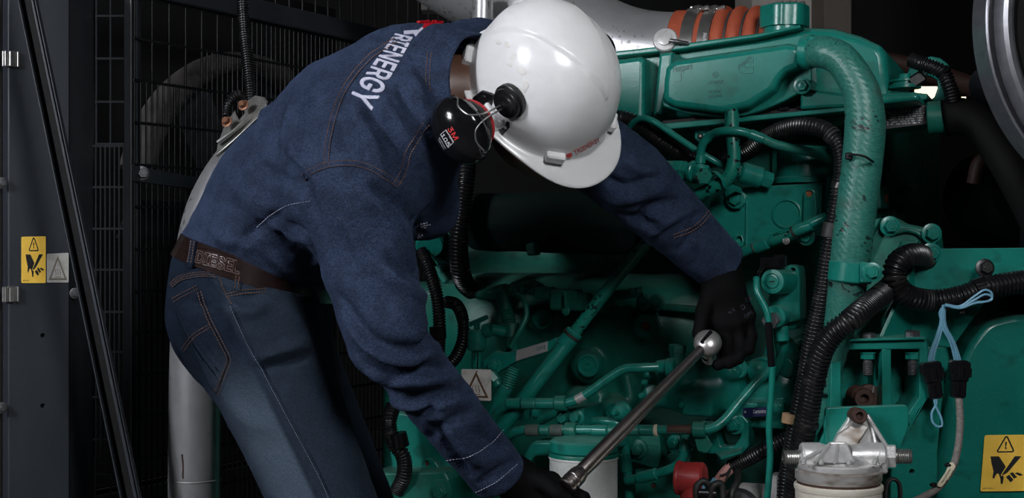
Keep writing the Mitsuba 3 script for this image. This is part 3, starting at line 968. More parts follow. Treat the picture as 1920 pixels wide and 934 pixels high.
def head_sdf(p):
    q = (p - HC) @ HM.T                # local: right, forward, up (origin at the rim's middle)
    I = np.eye(3)
    d = ellip(q, [0, -.005, .015], [.079, .100, .105])
    d = smin(d, ellip(q, [0, .025, -.075], [.068, .070, .078]), .05)       # jaw
    d = smin(d, ellip(q, [0, .072, -.118], [.028, .024, .022]), .03)       # chin
    d = smin(d, rcone(q, np.array([0, .088, -.012]), np.array([0, .112, -.052]), .010, .015), .014)   # nose
    d = smin(d, rcone(q, np.array([-.035, .082, .0]), np.array([.035, .082, .0]), .012, .012), .02)   # brow
    for s in (-1, 1):
        d = np.maximum(d, -ellip(q, [s * .031, .098, -.018], [.017, .013, .010]))
        d = smin(d, ellip(q, [s * .080, -.008, -.035], [.008, .018, .030]), .008)      # ears
    d = smin(d, ellip(q, [0, .094, -.083], [.024, .012, .006]), .008)       # lips
    d = smin(d, ellip(q, [0, .093, -.094], [.021, .012, .006]), .006)
    d = np.maximum(d, -ellip(q, [0, .107, -.0885], [.022, .008, .0016]))
    return d


def body_sdf(p):
    d = smin(np.maximum(torso_sdf(p, -.022), -rcone(p, P(850, 172, 2.19), P(960, 190, 2.10), .06, .08)), rcone(p, NECK0, HC - .05 * HU - .03 * HF, .058, .056), .015)
    d = smin(d, head_sdf(p), .025)
    d = smin(d, smin(arm_r(p, -.024), arm_l(p, -.022), .01), .03)
    d = smin(d, smin(hips_sdf(p, -.02), legs_sdf(p, -.024), .03), .03)
    return d


body = nets(body_sdf, P(300, 1530, 2.0) * [1, 0, 1] + [-.15, 1.90, -.02], [.52, 2.75, 1.52], .0062, B=8)
add('body', body, 'skin', person, 'brown skin of neck, cheek and jaw', smooth=True)
for s in (-1, 1):
    e = HC + np.array([s * .031, .086, -.018]) @ HM
    add('eye', tri(*(lambda m: (m.vertices * .0115 + e, m.faces))(trimesh.creation.icosphere(3))), 'eye_white', person, smooth=True)


def strokes(m, surf, lines, seed=0):
    """creases drawn over the cloth as it is seen: (pixels, height, half width)"""
    v = np.array(m.vertices)
    n = vnormals(m)
    out = np.zeros(len(v))
    for px, amp, w in lines:
        c = spline(np.column_stack([np.array(px, float), np.zeros(len(px))]), 14)[:, :2]
        q, _ = surf(c)
        t = np.linspace(0, 1, len(q))
        d, i = cKDTree(q).query(v, distance_upper_bound=3 * w)
        ok = np.isfinite(d)
        e = np.sin(np.pi * np.clip(t[i[ok]] * .94 + .03, 0, 1))**.6
        out[ok] += 3.0 * amp * e * np.exp(-(d[ok] / (.85 * w))**2)
    return out, n


def cloth(m, surf, lines, rough=.0016, freq=18, seed=1):
    out, n = strokes(m, surf, lines)
    out = .013 * np.tanh(out / .013)
    v = np.array(m.vertices)
    out += rough * 2 * (meshkit.fbm(v * freq, 3, seed) - .5) + rough * .7 * (meshkit.noise(v * freq * 3.3, seed + 5) - .5)
    return tri(v + n * out[:, None], m.faces)


# shirt: torso and both sleeves in one cloth
hem_n = nrm(P(470, 520, 2.34) - P(505, 450, 2.34))


def shirt_sdf(p):
    ar = np.maximum(arm_r(p, .004), (p - WRR) @ nrm(WRR - ELR) - .010)
    al = np.maximum(arm_l(p, .004), (p - WRL) @ nrm(WRL - ELL) - .004)
    to = np.maximum(torso_sdf(p, .004), (p - P(430, 478, 2.30)) @ nrm(np.array([-.50, 0, -.86])) - .012)     # open at the hem
    d = smin(to, smin(ar, al, .01), .04)
    d = np.maximum(d, -rcone(p, P(838, 170, 2.195), P(960, 190, 2.10), .070, .085))          # open at the neck
    return d


shirt0 = nets(shirt_sdf, [-.66, 1.88, .60], [.46, 2.62, 1.46], .0046, B=6)
shirt0 = relax(shirt0, 2)
shirt_s0 = Surf(shirt0)
SH_LINES = [
    # back: folds running from the yoke towards the waist
    ([(545, 150), (520, 230), (515, 300)], -.008, .012), ([(575, 165), (560, 240), (553, 300)], .007, .012),
    ([(500, 200), (480, 290), (470, 350)], .006, .016),
    ([(525, 290), (560, 330), (590, 400)], -.008, .010), ([(545, 285), (585, 330)], .004, .012),
    ([(690, 190), (720, 250), (762, 322)], -.009, .011), ([(715, 185), (750, 250), (785, 300)], .008, .012), ([(660, 200), (690, 260), (720, 320)], .007, .013),
    ([(750, 165), (775, 215), (800, 270)], -.006, .010), ([(772, 140), (795, 190)], .004, .010),
    ([(640, 230), (650, 280)], -.003, .012),
    ([(690, 80), (740, 90), (810, 80)], .003, .014),
    # side and belly
    ([(470, 300), (520, 330), (572, 350)], -.004, .012), ([(420, 330), (480, 380), (560, 400)], .003, .018),
    ([(440, 470), (480, 430), (545, 385)], -.004, .010), ([(520, 430), (560, 470), (600, 500)], -.008, .010), ([(500, 470), (540, 500), (590, 520)], .005, .011),
    ([(480, 400), (540, 440), (580, 450)], .004, .013), ([(400, 440), (440, 455), (480, 455)], .004, .014), ([(545, 420), (575, 445), (590, 480)], -.006, .008),
    # right sleeve
    ([(700, 350), (750, 385), (790, 440)], -.006, .010), ([(670, 360), (725, 400), (770, 460)], .004, .014),
    ([(640, 470), (690, 520), (760, 560)], -.004, .013), ([(720, 470), (770, 505), (808, 520)], -.006, .011), ([(715, 500), (760, 540), (806, 560)], .005, .012),
    ([(640, 560), (700, 640), (790, 655), (812, 610)], -.008, .011), ([(650, 600), (700, 660), (760, 680), (820, 650)], .006, .012),
    ([(672, 660), (730, 690), (835, 690)], -.007, .010), ([(680, 690), (740, 715), (840, 710)], .006, .011), ([(700, 730), (760, 745), (850, 735)], -.007, .011),
    ([(720, 750), (780, 765), (870, 750)], .004, .010), ([(760, 780), (800, 770), (830, 740)], -.005, .010), ([(800, 830), (830, 800), (890, 770)], -.004, .011),
    ([(810, 800), (850, 850), (880, 890)], -.008, .008), ([(830, 790), (870, 845), (905, 870)], .005, .010), ([(880, 800), (920, 830), (950, 850)], -.003, .010),
    ([(612, 400), (650, 420), (680, 470)], .003, .016), ([(905, 905), (930, 885), (965, 865)], -.004, .009),
    # left sleeve
    ([(1130, 330), (1170, 350), (1225, 330)], -.006, .010), ([(1150, 380), (1190, 370), (1250, 350)], .005, .012), ([(1190, 420), (1220, 390), (1280, 375)], -.007, .010),
    ([(1220, 440), (1260, 410), (1310, 385)], .005, .010), ([(1170, 300), (1200, 320), (1240, 322)], .004, .011), ([(1160, 400), (1200, 415), (1240, 430)], -.005, .011),
    ([(1275, 470), (1300, 440), (1345, 415)], -.003, .009)]
shirt_m = cloth(shirt0, shirt_s0, SH_LINES, .0032, 17, 3)
shirt = add('shirt', shirt_m, 'denim_shirt', person, 'dark blue denim work shirt with white lettering on the back', smooth=True)
S_shirt = Surf(shirt_m)


def seam(px, w, raise_=.0016, mat_='denim_shirt', parent=None, surf=None, name='seam'):
    line = LineString(spline(np.column_stack([np.array(px, float), np.zeros(len(px))]), 12)[:, :2])
    g = line.buffer(w / 2, cap_style=2, join_style=1)
    return add(name, drape(g, lambda q: q, surf or S_shirt, -.002, raise_, 5.0), mat_, parent or shirt, smooth=40)


def stitch(px, offs, mat_='thread_orange', parent=None, surf=None, lift=.0022, step=5.2, dash=.62, r=.00055, name='stitching'):
    ms = []
    c = spline(np.column_stack([np.array(px, float), np.zeros(len(px))]), 12)[:, :2]
    for o in np.atleast_1d(offs):
        q, _ = resample(c, 2.0)
        t = np.gradient(q, axis=0)
        t /= np.linalg.norm(t, axis=1, keepdims=True)
        q = q + o * np.stack([-t[:, 1], t[:, 0]], 1)
        q, s = resample(q, step / 2)
        p, n = (surf or S_shirt)(q, lift)
        for i in range(0, len(p) - 1, 2):
            a, b = p[i], p[i] + (p[min(i + 1, len(p) - 1)] - p[i]) * 2 * dash
            x = nrm(np.cross(b - a, n[i])) * r
            z = n[i] * r
            v = np.array([a - x - z, a + x - z, a + z, b - x - z, b + x - z, b + z])
            ms.append(tri(v, [[0, 1, 2], [3, 5, 4], [0, 3, 1], [1, 3, 4], [1, 4, 2], [2, 4, 5], [2, 5, 0], [0, 5, 3]]))
    return add(name, cat_(ms), mat_, parent or shirt, smooth=False)


yoke = [(612, 312), (614, 275), (624, 225), (648, 165), (692, 110), (742, 76)]
seam(yoke, 11)
stitch(yoke, (-4, 4))
armhole = [(569, 336), (580, 324), (615, 310), (660, 307), (700, 318), (748, 349)]
seam(armhole, 11)
stitch(armhole, (-5, 4))
front_yoke = [(742, 345), (757, 318), (766, 285), (790, 245), (800, 232)]
seam(front_yoke, 12)
stitch(front_yoke, (-5, 5), 'thread_orange')
side = [(482, 425), (510, 400), (545, 384), (583, 378)]
stitch(side, (0,), 'thread_pale')
cuffline = [(838, 862), (880, 855), (915, 835), (942, 808)]
stitch(cuffline, (0,), 'thread_pale')
stitch([(893, 922), (930, 903), (968, 872)], (0,), 'thread_pale')
cuff_l = [(1263, 442), (1290, 432), (1312, 418), (1330, 398)]
stitch(cuff_l, (-3, 3), 'thread_orange')
# lettering embroidered across the back, the red mark above it
TXT = text_shape('RIENERGY', True)
x0, y0, x1, y1 = TXT.bounds
back_map = quad_map([(x0, 1), (x1, 1), (x1, 0), (x0, 0)], [(786, 72), (692, 205), (656, 186), (744, 62)])
back_map = quad_map([(x0, 1), (x1, 1), (x1, 0), (x0, 0)], [(773, 71), (696, 207), (653, 187), (742, 64)])
lt = drape(affinity.skew(TXT, 0), back_map, S_shirt, -.001, .0016, .10, 10)
add('embroidered_lettering', lt, 'embroidery_white', shirt, 'white embroidered lettering across the back', smooth=40)
tee = shapely.union_all([LineString([(793, 54), (778, 67)]).buffer(3, cap_style=2), LineString([(786, 60), (757, 62)]).buffer(2.7, cap_style=2)])
add('embroidered_lettering', drape(tee, lambda q: q, S_shirt, -.001, .0016, 4), 'embroidery_white', shirt, smooth=40)
red = MultiPolygon([Polygon([(781, 41), (806, 39), (806, 44), (811, 39), (832, 41), (824, 48), (812, 46), (808, 55), (801, 57), (792, 52), (796, 45)])])
add('embroidered_emblem', drape(red, lambda q: q, S_shirt, -.001, .0016, 4), 'embroidery_red', shirt, 'red embroidered emblem above the lettering', smooth=40)
for s_, q4 in (('REF-', [(788, 420), (806, 416), (807, 425), (789, 429)]), ('A+', [(782, 438), (792, 436), (793, 444), (783, 447)])):
    g = text_shape(s_)
    x0, y0, x1, y1 = g.bounds
    add('pocket_lettering', drape(g, quad_map([(x0, 1), (x1, 1), (x1, 0), (x0, 0)], q4), S_shirt, -.001, .0012, .15), 'embroidery_white', shirt, 'small white lettering on the chest', smooth=40)

# collar: a turned-up band round the neck with its fold and stitching
ca = nrm(NECK1 - NECK0 + .25 * HU * 0 + Tax * .06)
cx = nrm(np.cross(ca, Bax))
cy = np.cross(ca, cx)


def collar_ring(c, r1, r2, n=56):
    a = np.arange(n) * 2 * np.pi / n
    return c + r1 * np.cos(a)[:, None] * cx + r2 * np.sin(a)[:, None] * cy


CC = P(862, 165, 2.185)
rows = []
for t_, r_ in ((-.030, .104), (-.012, .098), (.010, .090), (.036, .083), (.041, .0805), (.036, .077), (-.02, .080)):
    rows.append(collar_ring(CC + ca * t_, r_ * 1.04, r_ * 1.0))
V = np.vstack(rows)
n_, m_ = len(rows), 56
i, j = np.meshgrid(np.arange(n_ - 1), np.arange(m_), indexing='ij')
q = np.stack([i * m_ + j, i * m_ + (j + 1) % m_, (i + 1) * m_ + (j + 1) % m_, (i + 1) * m_ + j], -1).reshape(-1, 4)
V = V + .004 * (meshkit.fbm(V * 22, 2, 8)[:, None] - .5)
collar_m = tri(V, np.vstack([q[:, [0, 1, 2]], q[:, [0, 2, 3]]]))
collar_m.fix_normals()
collar = add('collar', collar_m, 'denim_shirt', person, 'denim shirt collar round the neck', smooth=True)
S_col = Surf(collar_m)
stitch([(806, 100), (803, 140), (805, 180), (815, 214)], (-3, 4), parent=collar, surf=S_col)

# jeans


def jeans_sdf(p):
    d = smin(hips_sdf(p, .004), legs_sdf(p, .006), .035)
    top = (p - P(410, 492, 2.30)) @ nrm(np.array([.32, 0, .95]))
    return np.maximum(d, top)


jeans0 = relax(nets(jeans_sdf, [-.64, 1.98, .06], [-.02, 2.74, 1.08], .0050, B=6), 2)
J0 = Surf(jeans0)
J_LINES = [([(330, 655), (355, 705), (400, 738)], -.004, .010), ([(425, 545), (455, 560), (490, 548)], -.004, .010), ([(430, 572), (460, 585), (500, 575)], .003, .012),
           ([(490, 690), (530, 680), (570, 668)], -.008, .008), ([(480, 672), (530, 660), (575, 650)], .005, .012), ([(400, 520), (418, 545), (430, 575)], -.003, .008),
           ([(520, 560), (560, 600), (600, 680)], .003, .02), ([(430, 760), (470, 790), (520, 800)], .003, .02), ([(350, 560), (380, 575), (400, 570)], -.003, .010)]
jeans_m = cloth(jeans0, J0, J_LINES, .0018, 15, 9)
jeans = add('jeans', jeans_m, 'denim_jeans', person, 'dark blue jeans faded on the thigh', smooth=True)
S_j = Surf(jeans_m)
SJ = dict(parent=jeans, surf=S_j)
seam([(322, 535), (340, 522), (375, 515), (406, 516)], 12, .0016, 'denim_jeans', jeans, S_j)
stitch([(322, 535), (340, 522), (375, 515), (406, 516)], (-4, 0, 4), **SJ)
pocket = Polygon(fillet(np.array([(327, 571), (371, 541), (386, 590), (395, 610), (428, 672), (409, 736), (399, 731), (354, 655)]), 6))
pm = add('back_pocket', drape(pocket, lambda q: q, S_j, -.002, .0022, 6.0), 'denim_jeans', jeans, 'back pocket with orange double stitching')
for ln in ([(327, 564), (345, 553), (371, 540)], [(376, 548), (390, 590), (420, 650), (430, 674), (420, 705), (408, 735)], [(345, 655), (365, 630), (396, 610)]):
    stitch(ln, (-3, 3), lift=.004, **SJ)
seam([(407, 512), (418, 548), (432, 573)], 6, .0016, 'denim_jeans', jeans, S_j)
stitch([(411, 512), (422, 548), (436, 573)], (0,), **SJ)
side_s = [(436, 573), (465, 640), (490, 684), (520, 740), (560, 815), (600, 890), (625, 945)]
seam(side_s, 4, .0010, 'denim_jeans', jeans, S_j)
stitch(side_s, (4,), 'thread_pale', r=.0004, **SJ)
stitch([(423, 555), (455, 547), (500, 545)], (-3, 3), **SJ)
loop2 = Polygon([(441, 504), (452, 507), (450, 545), (438, 542)])
add('belt_loop', drape(loop2, lambda q: q, S_j, -.002, .004, 6), 'denim_jeans', jeans)
stitch([(446, 506), (444, 542)], (-3, 3), lift=.005, **SJ)

# belt round the waist
bo = P(450, 492, 2.34)
hn = nrm(np.array([.32, 0.02, .95]))


def waist(z, r):
    """points of the waistline: cut of the hips' surface by a plane across it"""
    u = nrm(np.cross(hn, Wax))
    w = np.cross(u, hn)
    w = nrm(w)
    a = np.arange(90) * 2 * np.pi / 90
    dirs = np.cos(a)[:, None] * u + np.sin(a)[:, None] * w
    c = bo + hn * z
    lo_, hi_ = np.zeros(90), np.full(90, .35)
    for _ in range(26):
        mid = (lo_ + hi_) / 2
        ins = hips_sdf(c + dirs * mid[:, None], .004) < 0
        lo_, hi_ = np.where(ins, mid, lo_), np.where(ins, hi_, mid)
    return c + dirs * (lo_ + r)[:, None]


rows = [waist(z, r) for z, r in ((-.020, .001), (-.019, .005), (.017, .005), (.018, .001), (.010, -.004), (-.012, -.004))]
V = np.vstack(rows)
m_, n_ = 90, len(rows)
i, j = np.meshgrid(np.arange(n_), np.arange(m_), indexing='ij')
q = np.stack([i * m_ + j, i * m_ + (j + 1) % m_, ((i + 1) % n_) * m_ + (j + 1) % m_, ((i + 1) % n_) * m_ + j], -1).reshape(-1, 4)
belt_m = tri(V, np.vstack([q[:, [0, 1, 2]], q[:, [0, 2, 3]]]))
belt_m.fix_normals()
belt = add('belt', belt_m, 'leather', person, 'brown leather belt with embossed lettering', smooth=30)
S_b = Surf(belt_m.subdivide_to_size(.005))
# belt: embossed lettering, stitched edge, loop and holed end
g = text_shape('DIESEL', True)
x0, y0, x1, y1 = g.bounds
ring = g.buffer(.06).difference(g.buffer(-.03))
add('embossed_lettering', drape(ring, quad_map([(x0, 1), (x1, 1), (x1, 0), (x0, 0)], [(371, 471), (452, 492), (448, 514), (366, 491)]), S_b, -.001, .0012, .12), 'embossed_leather', belt)

stitch([(366, 496), (400, 503), (440, 516)], (0,), 'leather', belt, S_b, .0014)
stitch([(372, 466), (400, 470), (440, 484)], (0,), 'leather', belt, S_b, .0014)
loop1 = Polygon([(359, 452), (370, 455), (364, 500), (352, 497)])
add('belt_loop', drape(loop1, lambda q: q, S_b, -.002, .0045, 6), 'denim_jeans', jeans)
stitch([(365, 455), (358, 497)], (-3, 3), lift=.0055, parent=jeans, surf=S_b)
add('belt_hole', drape(MultiPolygon([Point(343 + 3 * (k % 2), 463 + 5 * k).buffer(1.3) for k in range(5)]), lambda q: q, S_b, -.001, .0006, 2), 'ink', belt, kind='stuff')

# ---- gloves


def hand_sdf(p, wrist, knuckles, fingers, thumb, rw, rk, rf):
    d = 9.0
    pk = None
    for k in knuckles:
        c = rcone(p, wrist, k, rw, rk)
        pk = c if pk is None else smin(pk, c, .012)
    for a, b in zip(knuckles[:-1], knuckles[1:]):
        pk = smin(pk, rcone(p, a, b, rk, rk), .008)
    d = pk
    fd = None
    for ch, r in zip(fingers, rf):
        c = None
        for i, (a, b) in enumerate(zip(ch[:-1], ch[1:])):
            s = rcone(p, a, b, r * (1 - .07 * i), r * (1 - .07 * (i + 1)))
            c = s if c is None else smin(c, s, .003)
        fd = c if fd is None else np.minimum(fd, c)
    d = smin(d, fd, .006)
    c = None
    for i, (a, b) in enumerate(zip(thumb[:-1], thumb[1:])):
        s = rcone(p, a, b, .0155 - .002 * i, .0155 - .002 * (i + 1))
        c = s if c is None else smin(c, s, .003)
    return smin(d, c, .008)


# the ratchet first: the hands close round it
RA, RB = P(1066, 909, 2.205), P(1327, 643, 2.40)
rdir = nrm(RB - RA)
LR = np.linalg.norm(RB - RA)

kl = [P(1336, 596, 2.45), P(1357, 606, 2.437), P(1378, 604, 2.437), P(1398, 592, 2.445)]
fl = [[kl[0], P(1345, 640, 2.455), P(1340, 668, 2.445), P(1326, 668, 2.428)],
      [kl[1], P(1366, 648, 2.43), P(1364, 676, 2.41), P(1346, 684, 2.405)],
      [kl[2], P(1389, 645, 2.43), P(1384, 672, 2.41), P(1366, 682, 2.405)],
      [kl[3], P(1409, 630, 2.44), P(1404, 655, 2.42), P(1388, 664, 2.41)]]
thl = [P(1335, 535, 2.45), P(1318, 585, 2.43), P(1311, 625, 2.425), P(1316, 652, 2.43)]
wl = P(1352, 508, 2.46)


def glove_l(p):
    d = hand_sdf(p, wl, kl, fl, thl, .030, .0165, (.0125, .0128, .0122, .011))
    d = smin(d, rcone(p, P(1345, 478, 2.465), P(1356, 540, 2.455), .035, .034), .015)
    return np.maximum(d, (P(1340, 470, 2.465) - p) @ nrm(P(1356, 540, 2.455) - P(1345, 478, 2.465)))


gl = relax(nets(glove_l, wl - [.09, .10, .21], wl + [.10, .08, .06], .0024), 1)
glv = np.array(gl.vertices)
gl = tri(glv + vnormals(gl) * (.0016 * (meshkit.fbm(glv * 60, 3, 4) - .5))[:, None], gl.faces)
glove1 = add('glove', gl, 'glove_knit', person, 'black knitted glove round the head of the ratchet', smooth=True)
S_gl = Surf(gl)
g = MultiPolygon([x for t_, dx, dy, h in (('D', 0, 0, 9), ('OPE', 6, 16, 7), ('N A', -24, 8, 6), ('CE', 8, -14, 8)) for x in
                  (lambda q: getattr(q, 'geoms', [q]))(affinity.translate(affinity.rotate(affinity.scale(text_shape(t_), h, h, origin=(0, 0)), 35, origin=(0, 0)), 1392 + dx, -(582 + dy)))])
add('glove_print', drape(affinity.scale(g, 1, -1, origin=(0, 0)), lambda q: q, S_gl, -.001, .0004, 2.5), 'glove_print', person, 'faint dark print on the back of the glove', smooth=False)

wr = P(952, 890, 2.215)
kr = [P(1032, 905, 2.215), P(1040, 928, 2.210), P(1040, 950, 2.210), P(1034, 970, 2.215)]
fr = [[kr[0], P(1064, 918, 2.228), P(1094, 934, 2.210), P(1094, 950, 2.180)],
      [kr[1], P(1070, 946, 2.228), P(1092, 960, 2.210), P(1088, 972, 2.180)],
      [kr[2], P(1070, 972, 2.226), P(1088, 984, 2.205), P(1080, 992, 2.180)],
      [kr[3], P(1060, 992, 2.225), P(1074, 1002, 2.205), P(1066, 1006, 2.180)]]
thr_ = [P(985, 892, 2.200), P(1020, 905, 2.185), P(1045, 925, 2.170), P(1066, 938, 2.170)]


def glove_r(p):
    d = hand_sdf(p, P(968, 900, 2.215), kr, fr, thr_, .030, .0165, (.0125, .0128, .0122, .011))
    d = smin(d, rcone(p, P(930, 868, 2.210), P(972, 902, 2.215), .033, .031), .015)
    return np.maximum(d, (P(934, 872, 2.210) - p) @ nrm(P(972, 902, 2.215) - P(930, 868, 2.210)))


gr = relax(nets(glove_r, wr + [-.06, -.11, -.14], wr + [.17, .08, .06], .0024), 1)
add('glove', gr, 'glove_knit', person, 'black knitted glove on the end of the ratchet handle', smooth=True)

# boots (below the picture's edge)
for an, dx in ((ANR, .0), (ANL, .0)):
    f = np.array([an[0], an[1], 0.0])
    d_ = lambda p: np.maximum(smin(smin(rcone(p, f + [0, 0, .10], f + [-.01, 0, .24], .052, .055), rcone(p, f + [-.03, 0, .045], f + [.17, .0, .04], .045, .042), .03), rcone(p, f + [.06, 0, .07], f + [.15, 0, .045], .04, .038), .03), -p[:, 2] + .001)
    add('boot', nets(d_, f + [-.12, -.10, -.02], f + [.26, .10, .33], .006), 'boot_leather', person, 'dark leather boot', smooth=True)

# ---- ratchet
ratchet = thing('ratchet', 'long chromed ratchet wrench held slanting between the two black gloves', 'ratchet wrench')
x_ = LR
add('handle', lathe([(0, .028), (.0100, .028), (.0118, .034), (.0124, .06), (.0122, .16), (.0112, x_ * .55), (.0098, x_ * .75), (.0086, x_ * .9), (.0095, x_ - .018), (0, x_ - .012)], RA, rdir, 28), 'dark_chrome', ratchet, 'long tapering chromed handle', smooth=50)
add('pommel', lathe([(0, -.006), (.0135, -.006), (.0155, -.004), (.0155, .001), (.0145, .002), (.0145, .0035), (.0158, .0045), (.0158, .010), (.0145, .0115), (.0145, .013), (.0155, .0142), (.0150, .024), (.0118, .034), (0, .034)], RA, rdir, 32), 'dark_chrome', ratchet, smooth=40)
hd_n = nrm(np.array([-.15, -.72, .55]))
hx = nrm(rdir - (rdir @ hd_n) * hd_n)
add('head', lathe([(0, -.016), (.016, -.016), (.022, -.011), (.0245, -.002), (.0235, .006), (.019, .012), (.010, .016), (0, .017)], RB, hd_n, 36), 'chrome', ratchet, 'round polished head', smooth=45)
add('lever', rbox(RB + hd_n * .0165 + np.cross(hd_n, hx) * .002, (.030, .006, .0055), .0015, np.array([hx, np.cross(hd_n, hx), hd_n])), 'black_gloss', ratchet, 'small black reversing lever')
add('drive_socket', lathe([(0, -.055), (.011, -.055), (.013, -.05), (.013, -.018), (0, -.018)], RB, hd_n, 24), 'chrome', ratchet, smooth=40)

# ---------------------------------------------------------------- hard hat with ear defender
hat = thing('hard_hat', 'glossy white hard hat with black ear defender on the bent mechanic\'s head', 'hard hat')
HA, HB, HH = .1105, .127, .148


def hat_pt(th, ph, grow=0.0):
    """th: angle from the front (radians, towards the right ear), ph: 0 rim .. pi/2 crown"""
    r = np.cos(ph)**.80
    z = np.sin(ph)**.98
    return np.stack([(HA + grow) * r * np.sin(th), (HB + grow) * r * np.cos(th), (HH + grow) * z], -1)


nt, npz = 220, 90
th, ph = np.meshgrid(np.arange(nt) * 2 * np.pi / nt, np.linspace(0, np.pi / 2, npz), indexing='xy')
L = hat_pt(th, ph)
# raised middle panel, tapering to the front
half = lambda y: np.interp(y, [-.12, -.05, .0, .06, .098], [.060, .054, .043, .022, .0])
dd = half(L[..., 1]) - np.abs(L[..., 0])
dd = np.where(L[..., 1] > .098, -.02, dd)
lift = np.clip(dd / .006 + .5, 0, 1)
lift = lift * lift * (3 - 2 * lift) * np.clip((L[..., 2] - .045) / .03, 0, 1)
rad = L / np.linalg.norm(L * [1, .9, 1], axis=-1, keepdims=True)
L = L + rad * (.0042 * lift)[..., None]
inner = hat_pt(th, ph, -.004)
brim_w = lambda t: .011 + .034 * np.exp(-(np.abs((t + np.pi) % (2 * np.pi) - np.pi) / .80)**2.6)
tt = np.arange(nt) * 2 * np.pi / nt
rows = [L[i] for i in range(npz - 1, -1, -1)]


def brim_row(fr, dz):
    w = brim_w(tt) * fr
    n2 = np.stack([np.sin(tt) / HA, np.cos(tt) / HB], 1)
    n2 /= np.linalg.norm(n2, axis=1, keepdims=True)
    drop = -.30 * w * np.clip(np.cos(tt), 0, 1) - .1 * w
    base = hat_pt(tt, tt * 0)
    return np.column_stack([base[:, 0] + n2[:, 0] * w, base[:, 1] + n2[:, 1] * w, drop + dz])


rows.append(brim_row(.0, -.008))
rows.append(brim_row(.10, -.0105))
rows.append(brim_row(.4, -.0105))
rows.append(brim_row(.9, -.0105))
rows.append(brim_row(.98, -.012))
rows.append(brim_row(1.0, -.0135))
rows.append(brim_row(.97, -.0155))
rows.append(brim_row(.05, -.0150))
rows += [inner[0] + [0, 0, -.012]] + [inner[i] for i in range(0, npz, 3)]
V = np.vstack(rows)
n_, m_ = len(rows), nt
i, j = np.meshgrid(np.arange(n_ - 1), np.arange(m_), indexing='ij')
q = np.stack([i * m_ + j, (i + 1) * m_ + j, (i + 1) * m_ + (j + 1) % m_, i * m_ + (j + 1) % m_], -1).reshape(-1, 4)
shell = tri(V @ HM + HC, np.vstack([q[:, [0, 1, 2]], q[:, [0, 2, 3]]]))
shell.merge_vertices()
shell.update_faces(shell.nondegenerate_faces())
shell.fix_normals()
if shell.volume < 0:
    shell.invert()
add('shell', shell, 'helmet_white', hat, 'glossy white shell with raised middle panel and front peak', smooth=38)
S_hat = Surf(shell)


def hat_frame(t, p_=0.0, z=0.0):
    """point on the rim and its outward frame"""
    c = hat_pt(np.array(t), np.array(p_))
    n = nrm([np.sin(t) / HA, np.cos(t) / HB, .35])
    tg = nrm(np.cross([0, 0, 1.0], n))
    return (c + [0, 0, z]) @ HM + HC, np.array([tg, n, np.cross(tg, n)]) @ HM


for t in (.62, -.62, math.pi - .62, math.pi + .62):
    c, A = hat_frame(t, .03)
    add('lug', rbox(c + A[2] * .004 + A[1] * .001, (.031, .020, .017), .0025, A), 'helmet_white', hat)
for t in (1.57, -1.57):
    c, A = hat_frame(t, .06)
    add('slot', rbox(c + A[2] * .0, (.040, .014, .020), .0025, A), 'helmet_white', hat)
# company print over the peak
g = text_shape('TRIENERGY', True)
x0, y0, x1, y1 = g.bounds
add('printed_lettering', drape(g, quad_map([(x0, 1), (x1, 1), (x1, 0), (x0, 0)], [(1075, 283), (1122, 258), (1125, 265), (1078, 291)]), S_hat, -.0005, .0008, .2), 'ink_faded_red', hat, 'small printed name above the peak', smooth=False)
add('printed_emblem', drape(Polygon([(1061, 290), (1071, 286), (1073, 291), (1068, 296), (1063, 295)]), lambda q: q, S_hat, -.0005, .0008, 3), 'ink_red', hat, smooth=False)
for (x, y, a, b, r_) in ((978, 132, 10, 8, 30), (962, 106, 8, 4, -40), (951, 84, 7, 5, 60), (935, 80, 5, 4, 0), (986, 158, 9, 6, 70), (980, 172, 6, 9, 20), (957, 121, 5, 4, 10)):
    e = affinity.translate(affinity.rotate(affinity.scale(Point(0, 0).buffer(1), a, b), r_), x, y)
    nz = np.array(e.exterior.coords)
    nz += 1.5 * (meshkit.noise(np.column_stack([nz * .35, nz[:, 0] * 0])) - .5)[:, None] * 2
    add('scuff_mark', drape(Polygon(nz).buffer(0), lambda q: q, S_hat, -.0006, .0005, 4), 'scuff', hat, smooth=True)

# both ear mounts
def ear_mount(t, main):
    c, A = hat_frame(t, .36)
    n = A[1]
    up, tg = A[2], A[0]
    m = add('mount', lathe([(0, -.006), (.0275, -.006), (.0275, .0025), (.0265, .0035), (.0240, .0045), (.0240, .0095), (.0230, .0110), (.0165, .012), (.0155, .0150), (.006, .0160), (.006, .0170), (0, .0170)], c, n, 40), 'black_plastic', hat, 'black round mount of the ear defender', smooth=35)
    add('screw', lathe([(0, .0170), (.0048, .0170), (.0042, .0187), (.002, .0187), (.002, .0175), (0, .0175)], c, n, 16), 'black_gloss', m)
    return c, n, up, tg, m


cR, nR, uR, tR, mR = ear_mount(1.50, True)
o_ = cR + nR * .003
for pts, hs in (([(925, 178), (902, 171), (886, 183), (884, 196), (893, 203), (906, 200), (920, 212)], [(891, 193, .0032), (906.5, 181, .0036)]),
                ([(955, 228), (955, 240), (940, 256), (929, 258), (924, 248), (928, 236), (940, 225)], [(932, 250, .0034), (947, 239, .0034)])):
    add('bracket', gplate(pts, o_, nR, .004, .001, .004, hs, up=uR), 'black_plastic', mR, smooth=30)
cL, nL, uL, tL, mL = ear_mount(-1.50, False)
# ear cup hanging back from the right mount
ec = P(862, 247, 2.045)
en = nrm(np.array([-.50, -.78, -.38]))
ed = nrm(np.array([.52, 0, -.85]) - np.array([.52, 0, -.85]) @ en * en)      # reading direction of the print
eu = np.cross(ed, -en) * -1
EM = np.array([ed, eu, en])


